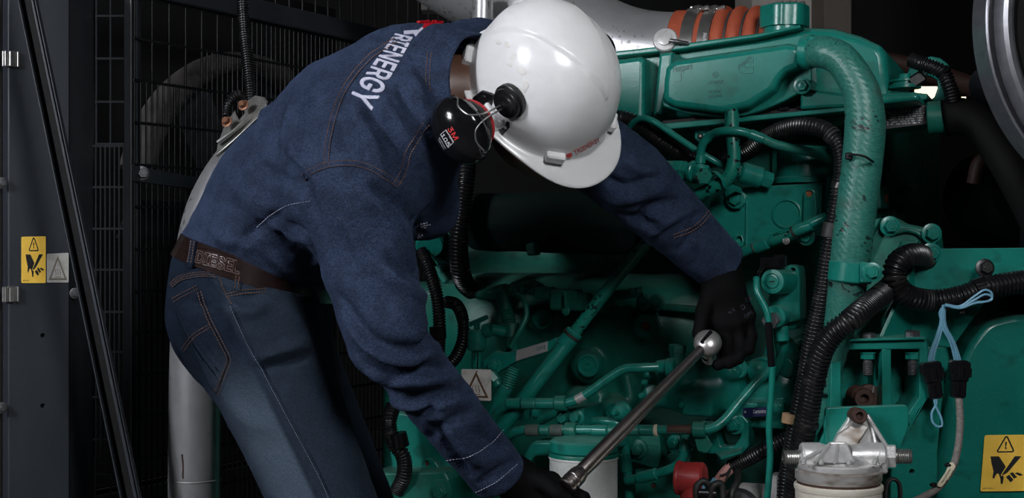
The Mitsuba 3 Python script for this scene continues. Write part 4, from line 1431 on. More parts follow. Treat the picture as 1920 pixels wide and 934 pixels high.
def cup_sdf(p):
    q = (p - ec) @ EM.T
    a = ellip(q, [0, 0, -.004], [.054, .043, .034])
    a = np.maximum(a, -q[:, 2] - .022)
    return smin(a, ellip(q, [.0, -.036, .002], [.022, .010, .012]), .008)


cup = nets(cup_sdf, ec - .075, ec + .075, .0022)
muff = add('earmuff', cup, 'black_gloss', hat, 'black ear cup with red and white print', smooth=True)
S_c = Surf(cup)
add('cushion', lathe([(.030, -.002), (.038, 0), (.042, .006), (.042, .014), (.037, .020), (.028, .018), (.030, -.002)], ec - en * .030, en, 40), 'black_rubber', muff, smooth=60)
add('foam_ring', lathe([(.026, -.004), (.037, -.004), (.0395, -.001), (.037, .002), (.026, .002), (.026, -.004)], ec - en * .034, en, 40), 'red_foam', muff, 'red inner ring', smooth=40)


def cup_text(s, q4, m_, bold=True, box=False):
    g = text_shape(s, bold) if isinstance(s, str) else s
    x0, y0, x1, y1 = g.bounds
    add('print', drape(g, quad_map([(x0, y1), (x1, y1), (x1, y0), (x0, y0)], q4), S_c, -.0004, .0004, .22), m_, muff, smooth=False)


cup_text('3M', [(846.5, 236.5), (860.5, 258.5), (852.5, 264), (838.5, 242)], 'ink_red')
cup_text('OPTIME', [(837.5, 244.5), (850.5, 265), (848.8, 266.8), (835.5, 245.5)], 'ink_white')
cup_text('105', [(832.5, 250), (845.5, 271.5), (839, 275.8), (826.5, 253.5)], 'ink_white')
fr_ = Polygon([(0, 0), (1, 0), (1, 1), (0, 1)]).difference(Polygon([(.04, .05), (.96, .05), (.96, .95), (.04, .95)]))
cup_text(fr_, [(836.5, 243), (851.5, 266.5), (840.5, 277.5), (825.5, 252)], 'ink_white')
cup_text('HIGH PERFORMANCE', [(824.0, 257), (836.5, 278), (835.3, 279), (822.8, 258)], 'ink_white', False)
cup_text('HEARING', [(823.0, 261), (833, 279.5), (831.9, 280.3), (821.9, 262)], 'ink_white', False)
pt = lambda x, y, d: P(x, y, d)
w1 = [cR + nR * .0155 + (P(917, 209, 2.0) - P(922, 210, 2.0)), P(907, 213, 1.985), P(890, 215.5, 1.985), P(876, 214, 1.985), P(859, 199, 1.995), P(858, 184, 2.005), P(849, 182, 2.02), P(846, 186, 2.03)]
w2 = [cR + nR * .0155 + (P(918, 217, 2.0) - P(922, 210, 2.0)), P(906, 226, 1.985), P(892, 245, 1.985), P(893.5, 266, 1.99), P(908, 284, 2.0), P(912, 289, 2.01), P(905, 293, 2.03)]
for w in (w1, w2):
    add('wire_arm', tube(spline(w, 6), .0013, 10, smoothed=False), 'zinc', muff, 'bent steel wire arm')
add('wire_pivot', cat_([cyl(P(846, 183, 2.012), P(855, 183, 2.012), .0035, 12), cyl(P(905, 287, 2.0), P(914, 287, 2.0), .0035, 12)]), 'black_plastic', muff, kind='stuff')
# inner suspension band seen from below
add('headband', tri(*(lambda a: (np.vstack([np.stack([.084 * np.sin(a), .108 * np.cos(a), a * 0 - .006], 1), np.stack([.084 * np.sin(a), .108 * np.cos(a), a * 0 - .034], 1)]) @ HM + HC,
    np.vstack([np.stack([np.arange(60), (np.arange(60) + 1) % 60, np.arange(60) + 60], 1), np.stack([(np.arange(60) + 1) % 60, (np.arange(60) + 1) % 60 + 60, np.arange(60) + 60], 1)])))(np.arange(60) * 2 * np.pi / 60)), 'black_matt', hat, 'black inner headband', smooth=True)
# ---------------------------------------------------------------- the engine
KE = -.40


def E(px, py, y0):
    return onplane(px, py, y0, KE)


axe = yaw_axes(KE)
en_ = -axe[1]                          # towards the viewer


def Ep(poly, y0, thick, bevel=.004, round_=.004, holes=(), draft=0.0):
    return plate(poly, y0, thick, KE, bevel, round_, holes, draft)


def Et(pts, r, sides=16, **kw):
    return tube([E(*p) for p in pts], r, sides, **kw)


def mm(px, y0=2.7):
    return px / FPX * y0 * .96


G, C_ = 'green_paint', 'green_casting'
eng = thing('diesel_engine', 'large teal green diesel engine filling the right half behind the mechanic', 'engine')
# crankcase: a casting with round bosses, ribs and a swelling at the cylinder side


def case_sdf(p):
    q = (p - E(1130, 640, 3.0)) @ axe.T           # local: along the engine, into it, up
    d = smin(sbox(q, [.02, .22, -.30], [.56, .20, .42], .03), sbox(q, [.02, .46, .0], [.56, .12, .32], .03), .12)
    d = smin(d, rcone(q, np.array([-.30, .10, .02]), np.array([.12, .10, .02]), .115, .115), .05)
    for px, py, r, h in ((1018, 598, .030, .030), (1105, 685, .034, .034), (1213, 611, .026, .040), (1155, 772, .030, .028), (1088, 752, .030, .03)):
        c = (E(px, py, 3.0) - E(1130, 640, 3.0)) @ axe.T
        d = smin(d, rcone(q, c + [0, .03, 0], c + [0, -.02, 0], r + .006, r), .018)
    for a, b in (((1150, 640), (1182, 750)), ((930, 590), (936, 660))):
        a, b = ((E(x, y, 3.0) - E(1130, 640, 3.0)) @ axe.T for x, y in (a, b))
        d = smin(d, rcone(q, a + [0, .01, 0], b + [0, .01, 0], .012, .012), .012)
    return d


o_ = E(1130, 640, 3.0)
case = nets(case_sdf, o_ + [-.62, -.30, -.72], o_ + [.62, .72, .46], .0085)
block = add('crankcase', case, C_, eng, 'green crankcase casting, its paint darkened for shade, with round bosses and ribs', smooth=True)
S_case = Surf(case)
for px, py, r in ((1018, 598, .021), (1105, 685, .024), (1155, 772, .021)):
    c, _ = S_case([[px, py]])
    add('core_plug', lathe([(r, -.012), (r, .003), (r * .9, .005), (r * .78, .005), (r * .72, .001), (r * .45, .001), (r * .42, .004), (r * .2, .004), (r * .14, .001), (0, .001)], c[0] + en_ * .007, en_, 32), G, block, smooth=30)
c, _ = S_case([[1213, 611]])
add('core_plug', lathe([(.026, -.01), (.026, .002), (.024, .004), (.010, .004), (.009, -.004), (0, -.004)], c[0] + en_ * .007, en_, 32), G, block, smooth=30)
add('rust_hole', lathe([(0, -.001), (.0095, -.001), (.0095, .0007), (0, .0007)], c[0] + en_ * .0035, en_, 16), 'orange_primer', block, 'rusty hole in a boss')
# sump, bed and feet that carry everything, mostly below the picture
add('oil_pan', rbox(o_ + axe.T @ np.array([.02, .24, -.76]), (.9, .3, .16), .02, axe), C_, eng)
base = thing('skid_base', 'black steel skid base under the engine', 'steel base')
add('frame', cat_([rbox((.30, 2.95 + dy, .07), (2.1, .10, .14), .004, axe) for dy in (-.30, .30)] + [rbox((.30 + dx, 2.95, .07), (.10, .6, .138), .004, axe) for dx in (-.9, 0, .9)]), 'black_steel', base)

# cylinder block face on the right with its plate, cylinder head and gasket
add('cylinder_head', Ep([(1172, 232), (1592, 207), (1592, 470), (1250, 470), (1172, 420)], 2.93, .30, .006, .01), C_, eng, smooth=30)
add('gasket_flange', Ep([(1240, 232), (1604, 199), (1604, 207), (1240, 244)], 2.70, .40, .002, .0), G, eng)
add('gasket', Ep([(1242, 226), (1604, 192), (1604, 200), (1242, 233)], 2.715, .36, .001, .0), 'black_matt', eng, 'black rubber gasket')
for i in range(9):
    x = 1300 + i * 32
    y = 221 - (x - 1240) * .0885
    add('gasket_tab', Ep([(x, y), (x + 18, y - 1.6), (x + 18, y + 4.5), (x, y + 6)], 2.708, .02, .001, .002), 'black_gloss', eng)
add('head_rail', Ep([(1240, 252), (1400, 240), (1400, 247), (1590, 228), (1590, 216), (1240, 246)], 2.76, .2, .003, .0), C_, eng)
add('head_lug', Ep([(1300, 230), (1330, 228), (1331, 258), (1324, 267), (1311, 268), (1302, 260)], 2.735, .03, .003, .004, holes=[(1313, 255, .0055)]), G, eng, smooth=30)
add('stud', cyl(E(1313, 255, 2.75), E(1313, 255, 2.72), .004, 12), 'zinc', eng)
add('cylinder_liner', lathe([(0, -.2), (.050, -.2), (.050, .005), (.047, .008), (.046, .06), (.0, .062)], E(1512, 330, 2.93), [0, 0, 1], 40), C_, eng, smooth=30)
add('thermostat_housing', lathe([(0, -.012), (.057, -.012), (.0575, -.003), (.055, 0), (.053, .0), (.0525, .045), (.046, .055), (0, .056)], E(1510, 332, 2.80), [0, 0, 1], 44), G, eng, smooth=35)
add('head_boss', cat_([cyl(E(1421, 250, 2.86), E(1421, 250, 2.86) + [0, 0, .018], .02, 20), cyl(E(1421, 258, 2.86), E(1421, 252, 2.86), .014, 16)]), G, eng, kind='stuff')

# rocker cover: tall block with rounded edges, its left bay and pillar
add('rocker_cover', Ep([(1150, 103), (1425, 66), (1506, 50), (1562, 52), (1612, 66), (1650, 84), (1662, 100), (1671, 190), (1598, 199), (1240, 224), (1150, 232)], 2.80, .36, .016, .0, draft=0), G, eng, 'tall green rocker cover', smooth=40)
add('cover_bay', Ep([(1120, 116), (1200, 105), (1209, 112), (1206, 225), (1120, 232)], 2.745, .1, .010, .006), G, eng, 'upright bay of the rocker cover', smooth=40)
add('cover_rib', Ep([(1236, 100), (1262, 97), (1258, 140), (1240, 215), (1224, 216)], 2.757, .06, .006, .003), G, eng, smooth=40)
add('cover_lip', Ep([(1150, 97), (1262, 84), (1425, 62), (1500, 46), (1502, 52), (1425, 70), (1264, 95), (1150, 107)], 2.77, .34, .003, .0), G, eng, smooth=40)
add('cover_step', Ep([(1500, 205), (1500, 175), (1520, 168), (1560, 172), (1600, 178), (1714, 172), (1722, 178), (1722, 188), (1600, 200)], 2.70, .16, .006, .003), G, eng, smooth=40)
add('cover_base', Ep([(1662, 168), (1738, 176), (1738, 186), (1662, 200)], 2.80, .3, .002, .0), G, eng)
# breather cover with its lettering
BC = [(1243, 152), (1247, 126), (1264, 111), (1476, 80), (1496, 84), (1502, 96), (1501, 120), (1497, 128), (1476, 136), (1462, 150), (1452, 170), (1404, 201), (1352, 212), (1262, 200), (1242, 188)]
y0b = 2.655
cov = add('breather_cover', Ep(BC, y0b, .10, .012, [.006, .01, .012, .004, .008, .006, .004, .006, .01, .012, .012, .03, .03, .012, .008]), G, eng, 'smooth breather cover with moulded lettering', smooth=45)
BL = [(1240, 186), (1262, 201), (1352, 213), (1404, 202), (1452, 172), (1464, 151), (1478, 138), (1500, 129), (1505, 100), (1520, 100), (1523, 150), (1516, 166), (1470, 190), (1432, 206), (1395, 217), (1350, 220), (1290, 214), (1243, 200)]
add('cover_flange', Ep(BL, 2.69, .05, .003, .004), G, cov, smooth=40)
add('cover_seam', Ep([(x, y + (1.5 if y > 140 else 0)) for x, y in BL], 2.683, .01, .002, .004), 'black_matt', cov, 'dark seal of the cover', smooth=40) if False else None
add('bolt', bolt(E(1504, 161, 2.685), en_, .0105, .007), G, cov)
S_cov = Surf(trimesh.util.concatenate([Ep(BC, y0b, .10, .012, .006)]).subdivide_to_size(.02))


def face_text(s, q4, y0, m_, parent, bold=False, name='moulded_lettering', lab=None, h=.0007, k=KE):
    g = text_shape(s, bold) if isinstance(s, str) else s
    x0, y0_, x1, y1 = g.bounds
    f = quad_map([(x0, y1), (x1, y1), (x1, y0_), (x0, y0_)], q4)
    ax, o = yaw_axes(k), np.array([0, y0, 0.0])
    loc = lambda z: np.array([(onplane(a, b, y0, k) - o) @ ax.T for a, b in f(np.array(z)[:-1])])[:, [0, 2]]
    ms = []
    for p in getattr(g, 'geoms', [g]):
        m = prism(loc(p.exterior.coords), -h, .0004, 0, [loc(i.coords) for i in p.interiors])
        ms.append(tri(np.array(m.vertices) @ ax + o, m.faces))
    return add(name, cat_(ms), m_, parent, lab, smooth=False)


mat('green_dark_ink', (.002, .032, .026), rough=.5)
face_text('Fleetguard', [(1263, 124), (1298, 118), (1298, 133), (1263, 139)], y0b, 'green_dark_ink', cov, lab='moulded lettering on the cover')
tick = LineString([(0, 0), (.85, .06), (.85, 1)]).buffer(.02, cap_style=2)
face_text(tick, [(1264, 141), (1278, 138), (1278, 153), (1264, 155)], y0b, 'green_dark_ink', cov)
face_text('4974922', [(1327, 152.5), (1356, 149.5), (1356, 156), (1327, 159)], y0b, 'green_dark_ink', cov)
face_text('PATENT', [(1328, 170), (1354, 167.5), (1354, 174), (1328, 176.5)], y0b, 'green_dark_ink', cov)
face_text('PENDING', [(1328, 179), (1354, 176), (1354, 182), (1328, 185)], y0b, 'green_dark_ink', cov)
rg = Point(0, 0).buffer(1).difference(Point(0, 0).buffer(.86))
face_text(shapely.union_all([rg, Point(0, 0).buffer(.45).difference(Point(0, 0).buffer(.3))]), [(1336, 135), (1348, 134), (1348, 145), (1336, 146)], y0b, 'green_dark_ink', cov)
cl = LineString([(1, 1), (1, .66), (.62, .66), (.45, .62), (.40, .5), (.48, .38), (.62, .34), (1, .34), (1, 0), (.5, 0), (.25, .06), (.08, .22), (.0, .5)]).buffer(.012)
face_text(cl, [(1384, 109), (1413, 105), (1413, 137), (1384, 141)], y0b, 'green_dark_ink', cov, lab='moulded emblem on the cover')
face_text('Cummins', [(1384, 122), (1407, 103), (1410, 109), (1387, 129)], y0b, 'green_dark_ink', cov)
# oil filler cap
oc = E(1471, 57, 2.86)
zs_ = np.linspace(0, 2 * np.pi, 96, endpoint=False)
lob = .0455 * (1 + .035 * np.sign(np.cos(zs_ * 6)) * np.abs(np.cos(zs_ * 6))**.4)
capm = prism(np.stack([lob * np.cos(zs_), lob * np.sin(zs_)], 1), 0, .042, .005)
cv = np.array(capm.vertices)
cap = add('oil_cap', tri(np.stack([cv[:, 0], cv[:, 2], .047 - cv[:, 1]], 1) + oc, capm.faces[:, ::-1]), G, eng, 'lobed green oil filler cap', smooth=35)
scene[cap] = mikit.ply((lambda m: (m.fix_normals(), m)[1])(tri(np.stack([cv[:, 0], cv[:, 2], .047 - cv[:, 1]], 1) + oc, capm.faces)), G, smooth=35)
add('neck', cyl(oc + [0, 0, -.03], oc + [0, 0, .008], .040, 36), G, cap, smooth=35)

# ECU / cooler plate with round seat and ear
PLT = [(1375, 356), (1400, 351), (1543, 341), (1560, 340), (1563, 360), (1558, 410), (1540, 425), (1520, 440), (1450, 462), (1400, 474), (1330, 470), (1330, 372)]
pl = add('cooler_cover', Ep(PLT, 2.745, .12, .006, .008), G, eng, 'flat green cover with a round seat', smooth=40)
c = E(1475, 401, 2.745)
add('round_seat', lathe([(.0275, -.004), (.0275, .003), (.025, .0042), (.0235, .003), (.0225, .0005), (0, .0003)], c, en_, 40), G, pl, smooth=30)
add('ear', Ep([(1506, 362), (1512, 353), (1524, 353), (1530, 360), (1533, 410), (1504, 421)], 2.735, .02, .003, .003, holes=[(1517, 363, .0062)]), G, pl, smooth=40)
add('rust_hole', lathe([(0, 0), (.006, 0), (.006, .001), (0, .001)], E(1518, 363, 2.742), en_, 16), 'orange_primer', pl, 'rusty hole')
add('rib', Ep([(1397, 366), (1403, 366), (1402, 462), (1396, 464)], 2.741, .02, .0025, .0), G, pl, smooth=40)
add('rib', Ep([(1536, 350), (1543, 346), (1541, 405), (1534, 408)], 2.735, .02, .0025, .0), G, pl, smooth=40)
add('rib', Ep([(1549, 335), (1556, 330), (1556, 398), (1548, 400)], 2.735, .03, .0025, .0), G, pl, smooth=40)
add('corner_ear', Ep([(1377, 440), (1392, 440), (1396, 452), (1392, 464), (1378, 466), (1372, 452)], 2.735, .03, .003, .004, holes=[(1386, 449, .006)]), G, pl, smooth=40)
c = E(1380, 373, 2.73)
add('hanger', Ep([(1356, 345), (1376, 343), (1402, 368), (1398, 380), (1387, 394), (1372, 386), (1360, 372)], 2.735, .006, .0015, .004), G, eng, 'bolted pipe hanger')
add('bolt', bolt(c, en_, .0125, .010), G, eng)
add('block_upper', Ep([(1330, 470), (1560, 440), (1580, 520), (1560, 700), (1330, 700)], 2.90, .3, .008, .01), C_, eng, smooth=40)

# right end of the block, receding in shade
KR, YR = 2.2, 2.64 * (1 - 2.2 * (1594 - 960) / FPX)
Rp = lambda poly, dy=0.0, th=.03, b=.004, r=.004: plate(poly, YR + dy, th, KR, b, r)
rb = add('block_end', plate([(1594, 202), (1762, 186), (1762, 470), (1762, 900), (1594, 900)], YR, .15, KR, .004, .0), C_, eng, 'end face of the block turning away into shade')
add('end_pad', Rp([(1600, 350), (1660, 350), (1664, 300), (1648, 290), (1640, 420), (1600, 440)], -.02), C_, rb, smooth=40)
add('end_pad', Rp([(1672, 372), (1676, 352), (1700, 344), (1722, 346), (1724, 430), (1672, 430)], -.02), C_, rb, smooth=40)
add('end_pad', Rp([(1652, 352), (1660, 348), (1668, 354), (1668, 392), (1652, 392)], -.035), C_, rb, smooth=40)
add('rust_hole', Rp([(1659, 364), (1665, 364), (1665, 380), (1659, 380)], -.0355, .01, .001, .003), 'orange_primer', rb)
rr = lambda x, y, dy: onplane(x, y, YR + dy, KR)
add('ball_joint', cat_([trimesh.creation.icosphere(3, .018).apply_translation(rr(1696, 362, -.06)), cyl(rr(1695, 366, -.06), rr(1688, 420, -.06), .010, 16)]), G, rb, smooth=60)
add('recess_tab', Rp([(1670, 302), (1678, 302), (1678, 326), (1670, 326)], -.015), G, rb)
pc = add('pump_cover', Ep([(1622, 425), (1642, 410), (1668, 406), (1690, 418), (1740, 428), (1756, 440), (1760, 480), (1700, 560), (1622, 600)], 2.76, .12, .008, .01), C_, eng, 'rounded bolted pump cover', smooth=45)
add('cover_ridge', tube([E(1680, 436, 2.752), E(1702, 432, 2.752), E(1722, 438, 2.752), E(1730, 446, 2.752)], .004, 8), C_, pc)
for x, y in ((1668, 424), (1746, 438), (1745, 474)):
    add('bolt', bolt(E(x, y, 2.75), en_ + [.35, 0, 0], .0125, .012), G, pc)
add('pipe_bracket', Ep([(1690, 451), (1722, 450), (1716, 475), (1690, 520), (1600, 640), (1585, 640), (1640, 560)], 2.70, .02, .003, .002), C_, eng, 'slanting bracket strip')
add('slant_strap', Ep([(1638, 412), (1652, 408), (1600, 520), (1588, 520)], 2.73, .02, .003, .0), C_, eng)

# data plate
add('plate_mount', Ep([(1640, 206), (1742, 198), (1742, 232), (1640, 246)], 2.806, .10, .002, .0), C_, eng)
dp = add('data_plate', gplate([(1648, 203), (1738, 197), (1740, 232), (1660, 242), (1648, 232)], E(1695, 220, 2.80), en_ + [.0, 0, 0], .006, 0), 'plate_black', eng, 'black data plate with rows of small white print', smooth=False)
rl = random.Random(5)
yk = -6.2 / 90
ms = []
words = ['Engine', 'Serial No', 'Model', 'CPL', 'rpm', 'Family', 'Ref.No', 'mm', 'in', 'kW', 'hp', 'Idle', 'Valve lash', 'Timing', 'Cold', 'Rate', 'Date', 'Warning', 'Injection', 'Made in']
ax_, o2 = yaw_axes(KE), np.array([0, 2.80, 0.0])
for row in range(8):
    y = 203 + row * 4.35
    x = 1651 + (12 if row > 6 else 0)
    while x < 1732:
        w = rl.choice(words)
        wd = len(w) * 1.7
        if x + wd > 1737:
            break
        g = text_shape(w)
        x0, y0_, x1, y1 = g.bounds
        yy = y + (x - 1650) * yk
        f = quad_map([(x0, y1), (x1, y1), (x1, y0_), (x0, y0_)], [(x, yy), (x + wd, yy + wd * yk), (x + wd, yy + 2.6 + wd * yk), (x, yy + 2.6)])
        for p in getattr(g, 'geoms', [g]):
            loc = lambda z: np.array([(onplane(a, b, 2.80, KE) - o2) @ ax_.T for a, b in f(np.array(z)[:-1])])[:, [0, 2]]
            m = prism(loc(p.simplify(.04).exterior.coords), -.0004, .0002, 0)
            ms.append(tri(np.array(m.vertices) @ ax_ + o2, m.faces))
        x += wd + rl.choice((2.5, 3.5, 6))
add('plate_lettering', cat_(ms), 'ink_white', dp, 'rows of small white print', kind='stuff', smooth=False)

# injection pump
def pump_sdf(p):
    q = (p - E(1310, 735, 2.78)) @ axe.T
    px = lambda a, b, z=0.0: ((E(a, b, 2.78) - E(1310, 735, 2.78)) @ axe.T + [0, z, 0])
    d = rcone(q, px(1296, 728), px(1360, 726), .052, .050)
    d = smin(d, rcone(q, px(1366, 735, .03), px(1452, 738, .04), .056, .054), .012)
    d = smin(d, sbox(q, px(1240, 725, .01), [.032, .03, .034], .010), .012)
    d = smin(d, rcone(q, px(1222, 742, .0), px(1262, 745, .0), .022, .022), .012)
    d = smin(d, sbox(q, px(1265, 705, -.005), [.018, .03, .020], .008), .010)
    d = smin(d, sbox(q, px(1318, 760, -.02), [.030, .03, .016], .006), .010)
    d = smin(d, rcone(q, px(1375, 700, .0), px(1384, 692, -.045), .024, .019), .012)
    d = smin(d, rcone(q, px(1420, 696, .0), px(1430, 690, -.045), .024, .019), .012)
    d = smin(d, sbox(q, px(1425, 775, .0), [.05, .03, .025], .006), .010)
    d = smin(d, rcone(q, px(1368, 712, -.03), px(1372, 760, -.028), .006, .006), .01)
    d = smin(d, rcone(q, px(1460, 660, .03), px(1470, 720, .03), .03, .04), .03)
    return d


o_ = E(1310, 735, 2.78)
pump = nets(pump_sdf, o_ + [-.14, -.16, -.12], o_ + [.22, .12, .14], .0034)
pm_ = add('injection_pump', pump, G, eng, 'cast injection pump body', smooth=True)
for x, y in ((1384, 691), (1430, 688)):
    c = E(x, y, 2.728)
    add('port', lathe([(0, -.002), (.0185, -.002), (.0185, .003), (.016, .005), (.0135, .005), (.0125, .002), (.0085, .002), (.0085, .0045), (.005, .0045), (.0048, -.004), (0, -.004)], c, en_, 28), G, pm_, smooth=30)
add('relief_valve', cat_([cyl(E(1270, 660, 2.72), E(1268, 690, 2.72), .015, 20), cyl(E(1271, 646, 2.72), E(1270, 662, 2.72), .0165, 6)]), C_, pm_, smooth=30)
for x, y in ((1210, 716), (1205, 742), (1280, 760), (1225, 700)):
    add('bolt', bolt(E(x, y, 2.725), en_ + [-.3, 0, .1], .006, .008, False), G, pm_)
bp = add('blue_plate', Ep([(1393, 765), (1450, 763), (1450, 780), (1393, 783)], 2.722, .002, .0, .001), 'plate_blue', pm_, 'small blue data plate')
face_text('DO NOT ALTER', [(1402, 769), (1440, 768), (1440, 775), (1402, 776)], 2.722, 'blue_wire', bp) if False else face_text('Cummins', [(1412, 768), (1436, 767.5), (1436, 775), (1412, 775.5)], 2.722, 'ink_white', bp, name='plate_lettering')
for x in (1397, 1446):
    add('rivet', cyl(E(x, 773, 2.722), E(x, 773, 2.718), .0022, 8), 'zinc', bp)

# solenoid group on the right of the gloved hand
sq = add('solenoid_valve', Ep([(1462, 505), (1480, 496), (1497, 500), (1500, 520), (1501, 600), (1480, 606), (1450, 590), (1440, 560)], 2.70, .06, .004, .004, holes=[(1487, 505, .0042)]), G, eng, 'round solenoid valve on a square flange', smooth=40)
c = E(1448, 528, 2.64)
add('cap', lathe([(0, -.06), (.0235, -.06), (.0235, -.004), (.0215, 0), (.0150, .0005), (.0145, -.002), (.0125, -.002), (.012, .001), (.0095, .0015), (.0088, -.001), (.005, -.001), (.005, .001), (0, .001)], c, en_ + [-.25, 0, 0], 40), G, sq, smooth=35)
add('slot_screw', rbox(c + en_ * .002, (.009, .002, .002), .0004, axe), 'black_matt', sq)
add('side_port', cat_([cyl(E(1462, 592, 2.70), E(1452, 594, 2.64), .020, 24), cyl(E(1465, 612, 2.68), E(1468, 640, 2.68), .012, 18)]), G, sq, smooth=40)
add('hex_plug', cyl(E(1450, 598, 2.66), E(1444, 602, 2.62), .0155, 6), 'dark_zinc', sq, 'dark steel hex plug')
add('lower_flange', Ep([(1440, 590), (1490, 568), (1500, 600), (1492, 618), (1470, 620), (1450, 640), (1440, 640)], 2.72, .05, .005, .004), G, eng, smooth=40)
add('tube', Et([(1468, 620, 2.70), (1470, 650, 2.70), (1462, 680, 2.72), (1452, 700, 2.74)], .0085), G, eng)
add('bell_housing', Ep([(1470, 640), (1560, 600), (1600, 620), (1600, 900), (1460, 900), (1462, 760)], 2.88, .3, .01, .02), C_, eng, smooth=40)
add('knob', cyl(E(1470, 690, 2.76), E(1500, 678, 2.82), .022, 24, .006), G, eng, smooth=50)

# arched bracket under the pump
ab = add('pump_bracket', Ep([(1312, 790), (1336, 800), (1345, 812), (1352, 838), (1376, 836), (1388, 820), (1388, 795), (1378, 780), (1392, 778), (1404, 792), (1404, 838), (1390, 852), (1356, 862), (1340, 852), (1310, 850), (1300, 820)], 2.72, .05, .003, .005), G, eng, 'arched bracket with a dusty ledge', smooth=40)
add('ledge', hull([E(1340, 848, 2.72), E(1392, 838, 2.72), E(1352, 858, 2.66), E(1390, 846, 2.66), E(1340, 852, 2.72), E(1392, 842, 2.72), E(1352, 862, 2.66), E(1390, 850, 2.66)]), G, ab)
for x, y, s in ((1379, 797, .012), (1320, 834, .011), (1304, 824, .009)):
    add('bolt', bolt(E(x, y, 2.712), en_ + [-.2, 0, .1], s, .010), G, ab)

# pads and brackets at the lower middle
pb = add('bolted_pad', Ep([(1048, 768), (1094, 766), (1096, 800), (1088, 812), (1050, 812)], 2.72, .12, .003, .003), G, eng, smooth=40)
for x, y in ((1058, 783), (1081, 782)):
    add('bolt', bolt(E(x, y, 2.714), en_ + [-.1, 0, .05], .0115, .012), G, pb)
sg = add('spring_fitting', lathe([(0, 0), (.016, 0), (.016, .006), (.019, .008), (.019, .012), (.015, .014), (.017, .017), (.015, .020), (.017, .023), (.015, .026), (.012, .030), (.006, .031), (.006, .042), (.0045, .045), (0, .045)], E(1172, 770, 2.78), en_ + [-.3, 0, 0], 24), G, eng, smooth=25)
bk = add('pad_bracket', Ep([(1165, 812), (1210, 800), (1236, 802), (1240, 855), (1232, 880), (1196, 870), (1165, 862)], 2.82, .04, .003, .006), C_, eng, smooth=40)
add('bolt', bolt(E(1196, 842, 2.815), en_, .013, .010), C_, bk)
add('bolt', bolt(E(1266, 832, 2.76), en_ + [-.3, 0, .2], .012, .010), G, bk)
bk = add('lower_bracket', Ep([(1190, 880), (1240, 860), (1275, 840), (1296, 850), (1300, 960), (1190, 960)], 2.84, .04, .003, .006, holes=[(1225, 911, .006)]), C_, eng, smooth=40)
add('rust_hole', lathe([(0, 0), (.006, 0), (.006, .001), (0, .001)], E(1225, 911, 2.846), en_, 12), 'rust', bk)

# filter head with its bracket arm over the white filter
fh = add('filter_head', Ep([(992, 834), (1002, 827), (1120, 826), (1136, 834), (1140, 852), (1002, 856), (990, 872), (988, 960), (970, 960), (968, 880)], 2.66, .16, .006, .010), G, eng, 'filter head with a bent arm', smooth=40)

# manifold added to shadow the crankcase, shade painted into its colour
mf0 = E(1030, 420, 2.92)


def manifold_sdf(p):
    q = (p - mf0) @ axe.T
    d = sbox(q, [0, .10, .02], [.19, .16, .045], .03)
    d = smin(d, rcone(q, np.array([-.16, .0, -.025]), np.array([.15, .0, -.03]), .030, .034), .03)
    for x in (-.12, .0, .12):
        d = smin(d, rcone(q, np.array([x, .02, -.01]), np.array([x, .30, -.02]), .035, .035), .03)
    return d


mfm = add('intake_manifold', nets(manifold_sdf, mf0 + [-.28, -.22, -.14], mf0 + [.28, .48, .12], .006), 'shade_green', eng, 'soot-dark manifold in the mechanic\'s shadow', smooth=True)
add('lug', Ep([(985, 458), (1000, 454), (1004, 478), (988, 480)], 2.86, .03, .003, .004), C_, mfm)
# dark upper left: brackets under the mechanic's chest
for pl_, y0 in (([(800, 440), (832, 424), (846, 440), (842, 478), (826, 520), (808, 500), (796, 470)], 2.86), ([(790, 470), (806, 478), (824, 498), (810, 500), (798, 486)], 2.80), ([(815, 510), (846, 508), (846, 524), (830, 534)], 2.86)):
    add('bracket_web', Ep(pl_, y0, .05, .004, .006), G, eng, smooth=40)
add('mount_cylinder', cyl(E(806, 430, 2.86), E(806, 462, 2.80), .030, 30, .004), G, eng, smooth=40)
mb = add('mount_plate', Ep([(728, 770), (770, 778), (850, 780), (880, 840), (884, 882), (736, 882), (726, 820)], 2.90, .05, .004, .006), G, eng, 'bright mounting plate', smooth=40)
add('ear', Ep([(790, 868), (796, 860), (808, 859), (816, 866), (824, 880), (790, 884)], 2.885, .02, .003, .004, holes=[(800, 869, .0062)]), G, mb, smooth=40)
add('rust_hole', lathe([(0, 0), (.006, 0), (.006, .001), (0, .001)], E(800, 869, 2.892), en_, 12), 'rust', mb)
add('foot_block', Ep([(690, 886), (834, 884), (842, 900), (842, 1000), (690, 1000)], 2.82, .2, .006, .006), C_, eng, 'dark foot block', smooth=40)
add('bolt', bolt(E(828, 920, 2.815), en_, .017, .012), C_, eng)
# drain valve and its bracket
dv = add('drain_valve', cat_([cyl(E(894, 658, 2.80), E(894, 618, 2.80), .0195, 24, .003), cyl(E(894, 618, 2.80), E(894, 600, 2.80), .006, 14), cyl(E(894, 690, 2.80), E(894, 658, 2.80), .011, 18)]), G, eng, 'small drain valve with a bar handle', smooth=40)
add('handle', rbox(E(896, 602, 2.80), (.046, .012, .009), .002, (axe.T @ np.array([[.92, 0, .38], [0, 1, 0], [-.38, 0, .92]]).T).T), G, dv)
add('side_outlet', cat_([cyl(E(908, 622, 2.80), E(920, 618, 2.80), .014, 20), cyl(E(920, 618, 2.80), E(946, 622, 2.82), .0115, 16)]), 'green_chipped', dv, smooth=40)
pbk = add('plate_bracket', Ep([(905, 676), (928, 658), (940, 662), (966, 658), (1028, 640), (1044, 632), (1046, 648), (1026, 662), (965, 680), (945, 692), (925, 702), (906, 690)], 2.78, .02, .003, .003), G, eng, 'slanting bracket with a worn bright plate', smooth=40)
